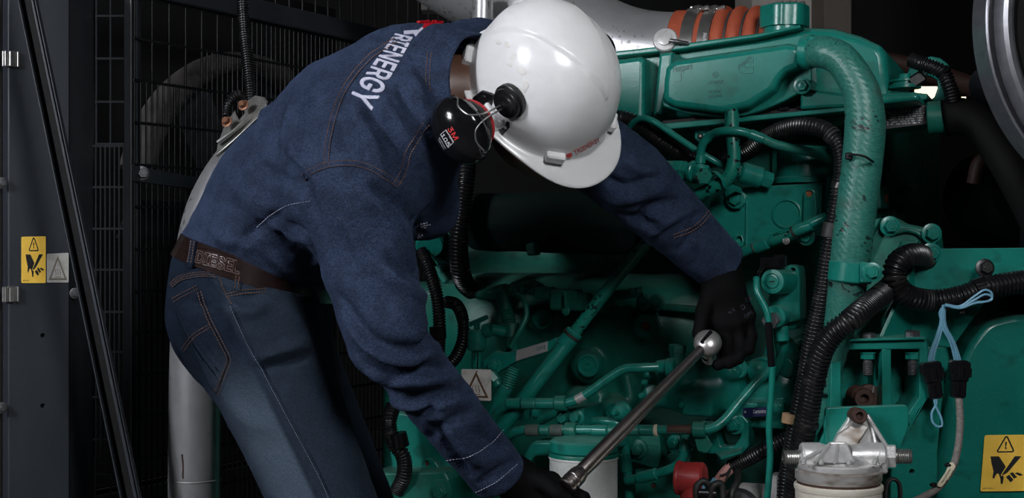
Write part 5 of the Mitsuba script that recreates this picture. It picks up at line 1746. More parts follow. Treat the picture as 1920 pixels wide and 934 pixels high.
wp = add('worn_plate', Ep([(968, 657), (1026, 640), (1026, 659), (966, 678)], 2.777, .01, .001, .001), 'weld_bead', pbk, 'worn bare metal plate')
face_text('0393', [(1006, 652), (1022, 647), (1023, 654), (1007, 659)], 2.777, 'green_casting', wp, name='stamped_lettering')
add('bolt', bolt(E(928, 686, 2.775), en_ + [-.3, 0, 0], .011, .010), G, pbk)
add('hex_fitting', cat_([cyl(E(918, 700, 2.76), E(930, 716, 2.76), .012, 6), cyl(E(930, 716, 2.76), E(936, 724, 2.76), .010, 14)]), G, eng, smooth=30)
sn = add('small_sensor', cat_([cyl(E(955, 776, 2.80), E(990, 774, 2.80), .013, 20), cyl(E(976, 775, 2.80), E(990, 774, 2.80), .0155, 6), cyl(E(1000, 774, 2.80), E(1012, 774, 2.80), .012, 18)]), G, eng, smooth=30)
add('elbow', Et([(1012, 790, 2.80), (1030, 780, 2.80), (1045, 772, 2.80)], .009), G, eng)
for x, y in ((1232, 566), (1208, 566)):
    add('bolt', cat_([bolt(E(x, y, 2.93), en_ + [0, 0, .1], .0115, .012), cyl(E(x, y, 2.98), E(x, y, 2.93), .011, 14)]), C_, eng)
add('block_rail', Ep([(1240, 570), (1330, 578), (1330, 590), (1240, 582)], 2.96, .04, .004, .003), C_, eng, smooth=40)

# lifting eye at the top right
def eye_ring(n=24):
    a = np.linspace(np.pi * 1.02, -.10, n)
    return [(1752 + 40 * np.cos(t), 150 - 44 * np.sin(t)) for t in a]
le = [(1697, 152)] + [(1699, 140), (1708, 122), (1726, 110), (1746, 105), (1764, 109), (1778, 120), (1790, 160), (1798, 205), (1770, 215), (1728, 206), (1722, 196), (1740, 190), (1752, 182), (1758, 165), (1757, 150), (1748, 144), (1735, 140), (1716, 148)]
add('lifting_eye', Ep(le, 2.92, .022, .003, .004), G, eng, 'lifting eye plate', smooth=40)
ts = add('top_sensor', lathe([(0, 0), (.028, 0), (.028, .006), (.022, .008), (.022, .011), (.026, .012), (.026, .016), (.012, .018), (.010, .026), (0, .026)], E(1697, 166, 2.80), [0, 0, 1], 28), G, eng, smooth=30)
add('connector', rbox(E(1718, 150, 2.79), (.030, .022, .022), .003, np.array([nrm([.75, -.1, .5]), nrm([.13, 1, 0]), nrm([-.5, 0, .75])])), 'black_plastic', ts, 'black plug')
for y in (0, 5):
    add('wire', tube([E(1722, 144 + y, 2.79), E(1734, 135 + y, 2.79), E(1746, 132 + y * .8, 2.80)], .0016, 8), 'white_wire', ts, 'white wire')
# ---------------------------------------------------------------- pipes, hoses and looms on the engine
def pipe(name, label, cat, pts, r, m_=G, fits=(), sides=18, group=None, part='tube'):
    t = thing(name, label, cat, group)
    add(part, Et(pts, r, sides, step=.006), m_, t, smooth=True)
    for nm, a, b, rr, mt, sd in fits:
        add(nm, cyl(E(*a), E(*b), rr, sd, .002), mt, t, smooth=35)
    return t


# big coolant hose
ht = thing('coolant_hose', 'thick green braided hose curving down from the engine top on the right', 'hose')
hp = [E(*p) for p in ((1516, 98, 2.60), (1545, 98, 2.58), (1572, 108, 2.575), (1596, 136, 2.57), (1616, 178, 2.57), (1622, 235, 2.57), (1616, 310, 2.57), (1606, 390, 2.57), (1596, 470, 2.57), (1587, 545, 2.58), (1572, 620, 2.59), (1553, 700, 2.61), (1535, 790, 2.63), (1524, 850, 2.64))]
m, uv = tube(hp, [.0265, .0275, .0285, .029, .0315, .034, .0340, .034, .0335, .032, .027, .022, .019, .018], 40, uv=True, step=.006)
add('hose', m, 'green_hose', ht, uv=uv, smooth=True)
add('clamp', cyl(E(1508, 97, 2.60), E(1524, 97, 2.595), .0298, 40), G, ht, 'worm-drive clamp at the upper end', smooth=35)
add('clamp_screw', cat_([cyl(E(1516, 74, 2.575), E(1532, 76, 2.575), .0065, 14), rbox(E(1530, 80, 2.58), (.016, .012, .008), .002, axe), cyl(E(1514, 74, 2.575), E(1519, 74, 2.575), .008, 6)]), G, ht, smooth=30)
add('clamp_tongue', Ep([(1494, 92), (1506, 79), (1520, 76), (1526, 84), (1512, 90)], 2.575, .003, .001, .002), G, ht)
c0, c1 = E(1596, 491, 2.57), E(1592, 529, 2.57)
add('bracket_band', cyl(c0, c1, .0365, 44, .002), G, ht, 'broad green band clamp round the hose', smooth=35)
add('band_tab', Ep([(1612, 490), (1636, 494), (1640, 515), (1634, 530), (1612, 530)], 2.53, .006, .002, .003), G, ht)
add('band_bolt', bolt(E(1635, 510, 2.525), en_ + [.2, 0, 0], .011, .010), G, ht)
add('cable_tie', tube([E(1590, 293, 2.545), E(1602, 290, 2.50), E(1620, 293, 2.50), E(1636, 303, 2.53)], .004, 8, flat=.5), 'black_plastic', ht, 'black cable tie round the hose')
add('tie_head', rbox(E(1592, 293, 2.53), (.012, .010, .012), .002, axe), 'black_plastic', ht)
add('cable_tie', tube([E(1523, 738, 2.60), E(1535, 738, 2.585), E(1555, 742, 2.60)], .004, 8, flat=.5), 'black_plastic', ht)
add('tie_head', rbox(E(1532, 737, 2.585), (.014, .010, .010), .002, axe), 'black_plastic', ht)

# breather tube
bt = pipe('breather_tube', 'chipped green breather tube running slantwise down from under the breather cover behind the arm', 'pipe',
          [(1372, 205, 2.66), (1373, 250, 2.65), (1376, 300, 2.65), (1366, 332, 2.65), (1340, 350, 2.655), (1300, 372, 2.67), (1240, 425, 2.71), (1180, 492, 2.74), (1120, 568, 2.74), (1068, 636, 2.73)], .0122, 'green_chipped', part='upper_tube')
add('lower_tube', Et([(1072, 632, 2.73), (1010, 712, 2.70), (960, 778, 2.70), (905, 850, 2.72)], .0150, 20), G, bt, smooth=True)
add('joint', cyl(E(1078, 622, 2.73), E(1056, 650, 2.725), .0175, 28), G, bt, smooth=35)
add('joint_ring', cyl(E(1074, 627, 2.73), E(1070, 632, 2.729), .0195, 28, .001), 'black_rubber', bt, 'black rubber ring at the joint')
add('ferrule', cyl(E(1372, 214, 2.66), E(1372, 245, 2.655), .0132, 24), G, bt, smooth=35)
add('clip', tube([E(1330, 330, 2.655), E(1340, 322, 2.63), E(1352, 332, 2.63), E(1358, 346, 2.64), E(1376, 352, 2.68), E(1390, 358, 2.72)], .006, 8, flat=.25), G, bt, 'pipe clip')

pipe('injector_pipe', 'thin green pipe looping over the black conduit beside the hat', 'pipe', [(1174, 330, 2.80), (1175, 262, 2.76), (1184, 234, 2.73), (1204, 222, 2.71), (1226, 228, 2.70), (1262, 252, 2.70), (1306, 282, 2.70), (1350, 308, 2.71), (1372, 320, 2.74)], .0062)
rp = pipe('return_pipe', 'green pipe arching over the breather tube into a banjo fitting', 'pipe', [(1313, 318, 2.66), (1313, 290, 2.66), (1319, 268, 2.655), (1334, 253, 2.65), (1356, 246, 2.63), (1385, 246, 2.63), (1408, 252, 2.64), (1428, 259, 2.65)], .0078,
          fits=[('banjo', (1313, 338, 2.66), (1313, 310, 2.66), .0165, G, 28), ('hex_bolt', (1318, 330, 2.62), (1322, 330, 2.655), .017, 'green_chipped', 6), ('ferrule', (1404, 251, 2.64), (1432, 261, 2.65), .0095, G, 18), ('sleeve', (1313, 308, 2.66), (1313, 292, 2.66), .0098, G, 18)])
m, uv = tube([E(*p) for p in ((1428, 259, 2.65), (1452, 270, 2.66), (1490, 279, 2.68), (1530, 288, 2.71), (1556, 300, 2.76))], .0082, 18, uv=True, step=.006)
add('braided_hose', m, 'green_braid', rp, 'braided hose end', uv=uv, smooth=True)
add('union', cat_([cyl(E(1242, 320, 2.68), E(1270, 320, 2.675), .0185, 28), cyl(E(1268, 320, 2.675), E(1284, 320, 2.67), .0205, 6), cyl(E(1282, 320, 2.67), E(1298, 322, 2.665), .0175, 6), cyl(E(1298, 322, 2.665), E(1306, 323, 2.66), .021, 24)]), G, rp, 'hex union at the end of the pipe', smooth=30)
ps = thing('pressure_sensor', 'green cylindrical pressure sensor right of the breather tube', 'sensor')
add('body', cat_([cyl(E(1376, 320, 2.70), E(1392, 323, 2.70), .011, 18), cyl(E(1388, 322, 2.70), E(1428, 334, 2.72), .0195, 28, .003)]), G, ps, smooth=35)
add('nut', cyl(E(1428, 334, 2.72), E(1446, 340, 2.73), .016, 6), G, ps, smooth=30)
add('plug_tip', cyl(E(1378, 318, 2.68), E(1384, 317, 2.675), .008, 14), 'zinc', ps, 'bright metal tip')
oh = pipe('oil_hose', 'green oil hose with crimped joints slanting right of the gloved hand', 'hose', [(1386, 476, 2.70), (1420, 462, 2.69), (1470, 442, 2.68), (1510, 424, 2.67), (1550, 406, 2.68)], .0088,
          fits=[('crimp', (1415, 466, 2.69), (1440, 456, 2.685), .0105, G, 20), ('ring', (1411, 467, 2.69), (1417, 464, 2.69), .0098, 'zinc', 20), ('crimp', (1446, 452, 2.685), (1488, 435, 2.675), .0108, 'green_chipped', 20), ('ring', (1484, 437, 2.676), (1490, 434, 2.675), .0112, 'black_rubber', 20), ('crimp', (1490, 434, 2.675), (1522, 421, 2.67), .0105, G, 20)])
add('bolt', bolt(E(1512, 444, 2.71), en_, .011, .01), G, oh)
add('bolt', bolt(E(1474, 452, 2.670), en_, .0045, .003), 'zinc', oh, 'bright scraped bolt')

# fuel pipes across the lower middle
up = pipe('fuel_pipe', 'upper green fuel pipe rising from the warning tag to the injection pump', 'pipe',
          [(912, 812, 2.72), (920, 792, 2.70), (938, 768, 2.68), (962, 757, 2.67), (1000, 757, 2.67), (1052, 757, 2.68), (1076, 752, 2.68), (1104, 736, 2.68), (1148, 705, 2.68), (1172, 692, 2.68), (1196, 690, 2.68), (1246, 688, 2.70)], .0088,
          fits=[('crimp', (950, 757, 2.67), (978, 757, 2.67), .0105, G, 20), ('crimp', (1004, 757, 2.67), (1040, 757, 2.675), .0108, G, 20), ('end_fitting', (1232, 689, 2.70), (1256, 686, 2.70), .0130, G, 20), ('ball', (1250, 690, 2.70), (1266, 690, 2.70), .0185, G, 24), ('scraped_band', (1080, 751, 2.679), (1097, 741, 2.679), .0092, 'weld_bead', 20)])
m, uv = tube([E(978, 757, 2.67), E(992, 757, 2.67), E(1006, 757, 2.67)], .0108, 20, uv=True, smoothed=False, step=.004)
add('braid', m, 'green_braid', up, 'braided length', uv=uv)
add('p_clip', cyl(E(1041, 757, 2.678), E(1062, 756, 2.68), .0150, 24), C_, up, smooth=35)
lo = pipe('fuel_pipe', 'lower green fuel pipe running level above the white oil filter', 'pipe',
          [(928, 850, 2.70), (944, 828, 2.68), (962, 812, 2.66), (986, 806, 2.66), (1060, 806, 2.66), (1180, 806, 2.66), (1310, 806, 2.66), (1336, 803, 2.66), (1358, 788, 2.67), (1388, 752, 2.69), (1420, 716, 2.71), (1452, 684, 2.74)], .0088,
          fits=[('crimp', (986, 807, 2.66), (1012, 807, 2.66), .0112, 'tan_grey', 20), ('crimp', (1032, 807, 2.66), (1056, 807, 2.66), .0112, 'tan_grey', 20), ('crimp', (1110, 807, 2.66), (1140, 807, 2.66), .0105, G, 20), ('crimp', (1200, 807, 2.66), (1228, 807, 2.66), .0105, G, 20), ('ring', (1226, 807, 2.66), (1234, 807, 2.66), .0112, 'cream_tag', 20), ('scraped_band', (1250, 806, 2.66), (1300, 806, 2.66), .0090, 'brown_pipe', 20)])
for a, b in ((1012, 1032), (1140, 1200)):
    m, uv = tube([E(a, 807, 2.66), E((a + b) / 2, 807, 2.66), E(b, 807, 2.66)], .0105, 20, uv=True, smoothed=False, step=.004)
    add('braid', m, 'green_braid', lo, 'braided length', uv=uv)
add('p_clip', cyl(E(1060, 807, 2.66), E(1082, 807, 2.66), .0150, 24), C_, lo, smooth=35)
add('p_clip', cyl(E(1300, 806, 2.66), E(1324, 806, 2.66), .0150, 24), C_, lo, 'clip with a tab below', smooth=35)
add('clip_tab', Ep([(1300, 816), (1322, 812), (1336, 836), (1326, 850), (1308, 846)], 2.66, .004, .001, .003), C_, lo)
pipe('drain_pipe', 'short green pipe bending down between the two bolts and the ratchet', 'pipe', [(1100, 792, 2.78), (1130, 790, 2.77), (1156, 794, 2.77), (1168, 806, 2.78), (1172, 836, 2.80), (1176, 880, 2.80), (1182, 960, 2.80)], .0090,
     fits=[('crimp', (1170, 850, 2.80), (1176, 885, 2.80), .0118, G, 20)])
pipe('drain_hose', 'green hose curling right from the ratchet to the bracket over the red cap', 'hose', [(1172, 902, 2.76), (1205, 895, 2.75), (1240, 886, 2.74), (1266, 875, 2.73), (1280, 858, 2.72), (1284, 838, 2.72), (1286, 810, 2.74)], .0088,
     fits=[('crimp', (1196, 897, 2.75), (1232, 888, 2.74), .0115, G, 20), ('crimp', (1283, 850, 2.72), (1286, 822, 2.73), .0112, G, 20)])
pipe('sensor_cable', 'thin cable sleeved in green and black hanging right of the gloved hand', 'cable', [(1418, 520, 2.62), (1420, 548, 2.61), (1434, 575, 2.61), (1440, 592, 2.61), (1446, 650, 2.61), (1448, 690, 2.61), (1446, 740, 2.61), (1442, 800, 2.61), (1444, 860, 2.61), (1436, 960, 2.61)], .0058,
     fits=[('black_sleeve', (1441, 604, 2.608), (1447, 688, 2.608), .0066, 'black_gloss', 14)])
pg = thing('sensor_plug', 'black angular sensor plug above the round solenoid valve', 'connector')
add('body', cat_([rbox(E(1448, 493, 2.65), (.036, .03, .020), .003, axe), rbox(E(1462, 490, 2.66), (.022, .026, .024), .003, axe), rbox(E(1434, 492, 2.65), (.014, .03, .016), .002, axe)]), 'black_gloss', pg)
for s in (0, 5):
    add('wire', tube([E(1432 + s, 492, 2.63), E(1424 + s, 506, 2.62), E(1418 + s * .5, 522, 2.62)], .0014, 8), 'black_gloss', pg)


def loom(label, pts, r, pitch=.0062, name='conduit', extra=(), flat=False):
    t = thing(name, label, 'conduit')
    pp = [onplane(*p) if flat else E(*p) for p in pts]
    add('tube', conduit(pp, r, pitch, r * .20, 20), 'black_plastic', t, smooth=45)
    for a, b, rr, m_ in extra:
        f = (onplane if flat else E)
        add('tape', cyl(f(*a), f(*b), rr, 22, .001), m_, t, smooth=40)
    return t


c1_ = loom('long black corrugated conduit from beside the hat down along the thick green hose',
           [(1140, 222, 2.74), (1170, 222, 2.74), (1200, 236, 2.74), (1240, 266, 2.74), (1290, 294, 2.75), (1340, 300, 2.77), (1390, 290, 2.76), (1430, 262, 2.72), (1470, 242, 2.66), (1512, 236, 2.62), (1550, 246, 2.60), (1574, 274, 2.59), (1580, 310, 2.585), (1574, 360, 2.58), (1562, 430, 2.58), (1550, 500, 2.58), (1538, 570, 2.58), (1522, 640, 2.58), (1508, 720, 2.59), (1492, 800, 2.60), (1478, 880, 2.61), (1470, 960, 2.61)], .0142,
           extra=[((1561, 418, 2.578), (1556, 446, 2.578), .0158, 'black_rubber'), ((1574, 355, 2.578), (1577, 342, 2.578), .0158, 'black_plastic'), ((1556, 250, 2.60), (1566, 260, 2.595), .0158, 'black_rubber')])
c2_ = loom('black corrugated conduit slanting down to join the first below the broad hose clamp',
           [(1712, 500, 2.80), (1690, 520, 2.76), (1660, 546, 2.66), (1638, 564, 2.57), (1612, 586, 2.49), (1590, 604, 2.465), (1562, 626, 2.465), (1540, 660, 2.47), (1524, 720, 2.49), (1512, 790, 2.51), (1500, 850, 2.53), (1488, 960, 2.55)], .0180, .0072)
add('tie', cyl(E(1513, 790, 2.51), E(1511, 798, 2.512), .021, 24, .001), 'black_plastic', c2_)
add('tape', cyl(E(1483, 776, 2.59), E(1481, 794, 2.59), .0150, 20, .001), 'tan_tape', c2_, 'tan tape')
c3_ = loom('short black conduit curving over the lifting eye at the top right', [(1708, 112, 2.78), (1730, 120, 2.77), (1752, 128, 2.77), (1768, 136, 2.77), (1778, 156, 2.77), (1786, 180, 2.78), (1794, 210, 2.80)], .0125, .0055)
add('tie', tube([E(1766, 138, 2.745), E(1780, 128, 2.76), E(1792, 120, 2.80)], .003, 8), 'black_plastic', c3_, 'black cable tie with a loose end')
c4_ = loom('black conduit with a plug hanging between the chest and the warning tag', [(790, 470, 2.80), (806, 510, 2.78), (820, 560, 2.77), (824, 610, 2.77), (822, 670, 2.78)], .0125, .006,
           extra=[((820, 612, 2.77), (822, 636, 2.77), .017, 'black_gloss')])
c5_ = loom('black conduit bowed to the right beside the hanging plug', [(838, 566, 2.84), (856, 572, 2.82), (868, 600, 2.80), (868, 636, 2.80), (856, 668, 2.81), (836, 690, 2.82)], .0120, .006)
c8_ = loom('black conduit running down in the shade beside the mechanic\'s chest', [(880, 210, 2.86), (876, 280, 2.82), (872, 340, 2.80), (866, 400, 2.80), (860, 450, 2.80), (862, 500, 2.82), (872, 532, 2.87), (888, 546, 2.90)], .0190, .007)
c6_ = loom('black conduit below the bent elbow at the left of the bright mounting plate', [(738, 760, 2.80), (730, 790, 2.78), (738, 830, 2.78), (756, 856, 2.79), (758, 890, 2.80), (745, 920, 2.82)], .0150, .006,
           extra=[((746, 812, 2.775), (752, 838, 2.78), .018, 'black_gloss')])
c7_ = loom('black conduit rising from the pink taped cable beside the red cap', [(1370, 876, 2.70), (1400, 862, 2.69), (1440, 840, 2.67), (1480, 822, 2.68)], .0125, .006)
add('tape', Et([(1346, 905, 2.69), (1360, 886, 2.69), (1376, 872, 2.70)], .0105), 'pink_tape', c7_, 'pink taped end')
add('tape_stripe', Et([(1350, 892, 2.672), (1362, 888, 2.674), (1370, 878, 2.675), (1366, 890, 2.674), (1362, 900, 2.672)], .0018, 8), 'ink', c7_)
# green painted loom with connector box in the dark middle
gl_ = thing('painted_loom', 'green painted corrugated loom with a square connector in the dark behind the slanting tube', 'wiring loom')
add('trunk', conduit([E(870, 538, 2.92), E(890, 548, 2.90), E(920, 552, 2.88), E(950, 546, 2.87), E(975, 540, 2.86)], .0115, .0055, .002), C_, gl_, smooth=45)
add('t_piece', cat_([cyl(E(916, 550, 2.88), E(950, 545, 2.87), .0150, 22), cyl(E(942, 548, 2.87), E(950, 585, 2.86), .0150, 22)]), C_, gl_, smooth=40)
add('branch', conduit([E(948, 580, 2.86), E(954, 600, 2.85), E(958, 625, 2.84)], .0130, .0055, .003), C_, gl_, smooth=45)
add('branch_cup', cat_([cyl(E(958, 606, 2.84), E(960, 632, 2.84), .0170, 24), cyl(E(960, 630, 2.84), E(960, 660, 2.84), .0135, 24)]), C_, gl_, smooth=40)
for dy in (-6, 7):
    add('branch', conduit([E(960, 540 + dy * .4, 2.86), E(985, 537 + dy, 2.85), E(1010, 542 + dy, 2.85), E(1022, 548 + dy * .4, 2.85)], .0075, .005, .002), C_, gl_, smooth=45)
add('connector', rbox(E(1022, 549, 2.85), (.040, .028, .024), .003, axe), C_, gl_)
add('connector_box', cat_([rbox(E(1062, 562, 2.85), (.058, .045, .042), .004, axe), rbox(E(1094, 566, 2.86), (.028, .04, .036), .003, axe), rbox(E(1126, 570, 2.88), (.02, .04, .034), .003, axe)]), C_, gl_, 'square connector box')
add('box_clip', Et([(1060, 548, 2.81), (1061, 565, 2.805), (1061, 582, 2.81)], .004, 10), C_, gl_)
add('clip_screw', bolt(E(1061, 584, 2.81), en_, .006, .006), C_, gl_)
add('branch', conduit([E(1130, 556, 2.88), E(1160, 553, 2.90), E(1205, 547, 2.92)], .0095, .005, .0025), C_, gl_, smooth=45)
add('cable', Et([(966, 552, 2.83), (982, 562, 2.81), (987, 590, 2.80), (975, 620, 2.79), (958, 652, 2.79)], .0058), C_, gl_)
lg = loom('green painted corrugated sleeve below the worn plate bracket', [(964, 690, 2.74), (956, 712, 2.735), (950, 730, 2.73)], .0112, .0052)
scene[lg + '__tube']['bsdf'] = {'type': 'ref', 'id': G}
add('pipe', Et([(950, 726, 2.73), (938, 748, 2.73), (926, 772, 2.74), (905, 800, 2.76)], .0135), G, lg)
# long black radiator hose going off to the right, in shade
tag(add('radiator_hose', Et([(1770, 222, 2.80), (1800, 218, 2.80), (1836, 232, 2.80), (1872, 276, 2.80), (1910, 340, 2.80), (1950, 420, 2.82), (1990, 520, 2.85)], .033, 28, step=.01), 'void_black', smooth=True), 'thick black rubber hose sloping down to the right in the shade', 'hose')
sp = thing('hose_stub', 'green pipe stub holding the thick black hose', 'pipe stub')
add('stub', cyl(E(1740, 222, 2.80), E(1790, 218, 2.80), .030, 28), C_, sp, smooth=40)
# things half seen in the dark at the right edge
alt = thing('alternator', 'rounded green alternator with deep shade painted into its colour at the right', 'alternator')
add('body', lathe([(0, -.08), (.09, -.08), (.10, -.06), (.10, .06), (.085, .08), (0, .08)], E(1880, 370, 3.3), [.3, -1, .1], 40), 'shade_green', alt, smooth=35)  # deep shade put into the near-black body colour
add('shield', Et([(1826, 345, 2.93), (1834, 310, 2.93), (1850, 292, 2.93), (1868, 290, 2.93)], .014, 12), 'brown_pipe', alt)
for a, b in (((1880, 262), (1916, 258)), ((1900, 310), (1930, 290))):
    add('bracket', Ep([a, (a[0] + 18, a[1] - 4), b, (b[0], b[1] + 20), (a[0] + 20, a[1] + 22)], 2.92, .02, .002, .0), G, alt)
# white oil filter
of = thing('oil_filter', 'plain white spin-on oil filter behind the ratchet handle', 'oil filter')
c = E(1094, 852, 2.60)
add('can', lathe([(0, 0), (.060, 0), (.0635, -.002), (.0645, -.006), (.0625, -.009), (.0625, -.20), (.058, -.21), (0, -.21)], c, [0, 0, 1], 56), 'filter_white', of, smooth=40)
add('base_ring', lathe([(.050, .004), (.0630, .004), (.0640, .001), (.0640, -.003), (.050, -.003), (.050, .004)], c, [0, 0, 1], 56), C_, of, smooth=30)

add('filter_seat', lathe([(0, .004), (.058, .004), (.0620, .007), (.0620, .024), (.057, .028), (0, .028)], c, [0, 0, 1], 56), G, of, 'green seat above the can', smooth=35)
# hanging tag
tg = sign([(865, 692), (921, 693), (921, 752), (865, 750)], 2.62, KE, heat_sign(1, 1.06), 1, 1.06, 'label_grey', 'ink_brown', None, None)
labels[tg] = {'label': 'white square hot-surface warning tag hanging on the green engine beside the sleeve', 'category': 'warning tag'}
add('wire', Et([(894, 697, 2.617), (895, 685, 2.65), (896, 668, 2.72), (894, 655, 2.79)], .0012, 8), 'black_plastic', tg, 'thin black hanging wire')
# red rubber cap and the leads beside it
rc = thing('terminal_cap', 'red rubber terminal cap at the bottom beside the blue wires', 'rubber cap')
add('cap', tube([E(1304, 892, 2.60), E(1303, 893, 2.60), E(1272, 893, 2.60)], .027, 30, smoothed=False), 'red_rubber', rc, smooth=35) if False else add('cap', cat_([cyl(E(1272, 896, 2.60), E(1322, 897, 2.60), .0285, 32, .004), tube([E(1306, 900, 2.60), E(1302, 930, 2.60), E(1290, 985, 2.60)], .025, 26)]), 'red_rubber', rc, smooth=40)
add('rim', lathe([(.022, -.002), (.0300, -.002), (.0310, .001), (.0300, .004), (.022, .004), (.022, -.002)], E(1272, 896, 2.60), axe[0], 32), 'red_rubber', rc, smooth=40)
add('tongue', Ep([(1301, 872), (1305, 872), (1306, 884), (1300, 884)], 2.60, .012, .001, .0), 'red_rubber', rc)
lw = thing('battery_leads', 'two blue wires and black cables looped beside the red cap', 'wires')
for p in (((1318, 898, 2.58), (1319, 915, 2.58), (1317, 950, 2.58)), ((1340, 898, 2.58), (1332, 912, 2.58), (1324, 950, 2.58))):
    add('blue_wire', Et(p, .0040, 12), 'blue_wire', lw, 'blue wire')
for p in (((1312, 950, 2.57), (1306, 915, 2.57), (1318, 902, 2.575), (1330, 912, 2.58), (1338, 950, 2.58)), ((1330, 940, 2.57), (1336, 912, 2.57), (1352, 908, 2.58), (1356, 940, 2.58)), ((1372, 950, 2.60), (1372, 925, 2.60), (1382, 905, 2.62), (1384, 885, 2.66))):
    add('black_cable', Et(p, .0062, 12), 'black_rubber', lw)
add('tie', cyl(E(1308, 925, 2.565), E(1344, 925, 2.575), .008, 12), 'black_plastic', lw)
st = thing('starter_motor', 'grey starter motor just showing at the bottom edge beside the green cable', 'starter motor')
add('body', lathe([(0, 0), (.050, 0), (.056, .006), (.056, .10), (.050, .108), (0, .108)], E(1385, 962, 2.72), axe[0], 40), 'cast_aluminium', st, smooth=35)
add('flange', rbox(E(1455, 930, 2.70), (.02, .05, .08), .004, axe), 'cast_aluminium', st)
add('cap', lathe([(0, 0), (.040, 0), (.042, .005), (.040, .03), (0, .03)], E(1386, 958, 2.65), en_, 36), 'dark_zinc', st, smooth=35)

# charge pipe along the top and its silicone bellows
cp = thing('charge_pipe', 'wide silver charge pipe bending across the top behind the hard hat', 'pipe')
add('tube', Et([(700, -140, 3.10), (780, -90, 3.07), (860, -38, 3.04), (930, -6, 3.01), (1000, 18, 2.98), (1060, 44, 2.98), (1120, 72, 2.98), (1170, 92, 2.98), (1220, 102, 2.98), (1292, 106, 2.98)], .089, 48, step=.012), 'silver_paint', cp, smooth=True)
tp = add('temperature_sensor', lathe([(0, -.02), (.024, -.02), (.024, .004), (.022, .007), (.014, .008), (.0135, .012), (.0095, .013), (0, .013)], E(1248, 76, 2.775), en_ + [.1, 0, .25], 32), 'cast_aluminium', cp, 'round sensor with a black lead', smooth=30)
add('lead', Et([(1256, 76, 2.755), (1268, 78, 2.755), (1290, 82, 2.77)], .0042), 'dark_zinc', tp)
for a in range(8):
    add('weld', trimesh.creation.icosphere(1, .004).apply_translation(E(1248 + 17 * math.cos(a * .8), 77 + 17 * math.sin(a * .8), 2.775)), 'weld_bead', tp, smooth=True)
tag(add('pipe_stub', cyl(P(905, 60, 2.86), P(905, -10, 2.86), .022, 28), 'silver_paint', smooth=40), 'short silver upright pipe under the wide charge pipe left of the hat', 'pipe')
bl = thing('silicone_bellows', 'orange ribbed silicone hose with two steel clamps on the charge pipe', 'hose')
a0, a1 = E(1268, 106, 2.98), E(1480, 106, 2.98)
da = nrm(a1 - a0)
x = lambda px: float((E(px, 106, 2.98) - a0) @ da)
pr = [(0, 0), (.091, 0), (.0935, .002), (.0935, x(1296)), (.0925, x(1340)), (.0925, x(1346))]
for c0_, c1_ in ((1346, 1372), (1375, 1402), (1405, 1432), (1435, 1462)):
    for t in np.linspace(0, 1, 9):
        pr.append((.089 + .0125 * math.sin(math.pi * t)**.6, x(c0_ + (c1_ - c0_) * t)))
pr.append((0, x(1463)))
add('hose', lathe(pr, a0, da, 56), 'silicone', bl, smooth=50)
for px in (1373.5, 1403.5, 1433.5):
    add('wire_ring', lathe([(.087, -.003), (.0925, -.002), (.093, 0), (.0925, .002), (.087, .003), (.087, -.003)], a0 + da * x(px), da, 56), 'dark_zinc', bl, smooth=40)
for i, (p0, p1) in enumerate(((1294, 1317), (1326, 1347))):
    cl_ = add('clamp', lathe([(.091, x(p0)), (.0955, x(p0)), (.0955, x(p1)), (.091, x(p1)), (.091, x(p0))], a0, da, 64), 'zinc', bl, 'steel band clamp', smooth=30)
    xm = (p0 + p1) / 2
    add('lug', cat_([rbox(E(xm - 6, 26, 2.960), (.008, .03, .028), .002, axe), rbox(E(xm + 1, 30, 2.950), (.022, .004, .022), .002, axe)]), 'zinc', cl_)
    add('clamp_bolt', cat_([cyl(E(xm - 16, 20, 2.950), E(xm + 10, 17, 2.930), .0045, 14), cyl(E(xm - 2, 19, 2.945), E(xm + 8, 17, 2.935), .0095, 6), cyl(E(xm + 8, 17, 2.935), E(xm + 24, 13, 2.930), .005, 12)]), 'zinc', cl_, smooth=30)
for xm in (1460, 1485):
    add('clamp_bolt', cat_([cyl(E(xm - 12, 14, 2.93), E(xm + 24, 6, 2.92), .0045, 14)] + [cyl(E(xm - 8 + i * 5, 13 - i, 2.93), E(xm - 5 + i * 5, 12.4 - i, 2.93), .0085, 16) for i in range(4)]), 'zinc', bl, smooth=30)
g = text_shape('Flexfab', True)
sb = lathe([(.0955, x(1294)), (.0955, x(1347))], a0, da, 96)
sbx = sb.subdivide_to_size(.006)
S_bel = Surf(sbx)
x0, y0_, x1, y1 = g.bounds
add('print', drape(g, quad_map([(x0, y1), (x1, y1), (x1, y0_), (x0, y0_)], [(1325, 62), (1325, 82), (1318, 82), (1318, 62)]), S_bel, -.002, .0006, .25), 'ink_white', bl, smooth=False)
mat('tan_grey', lambda p, n, uv: mix((.09, .085, .075), (.03, .09, .075), fbm(p.x * 140, p.y * 140, p.z * 140)), rough=.8)
# ---------------------------------------------------------------- generator bracket, fuel filter and harness in front at the right
def F_(poly, y0, thick, k=0.0, bevel=.002, round_=.002, **kw):
    return plate(poly, y0, thick, k, bevel, round_, **kw)


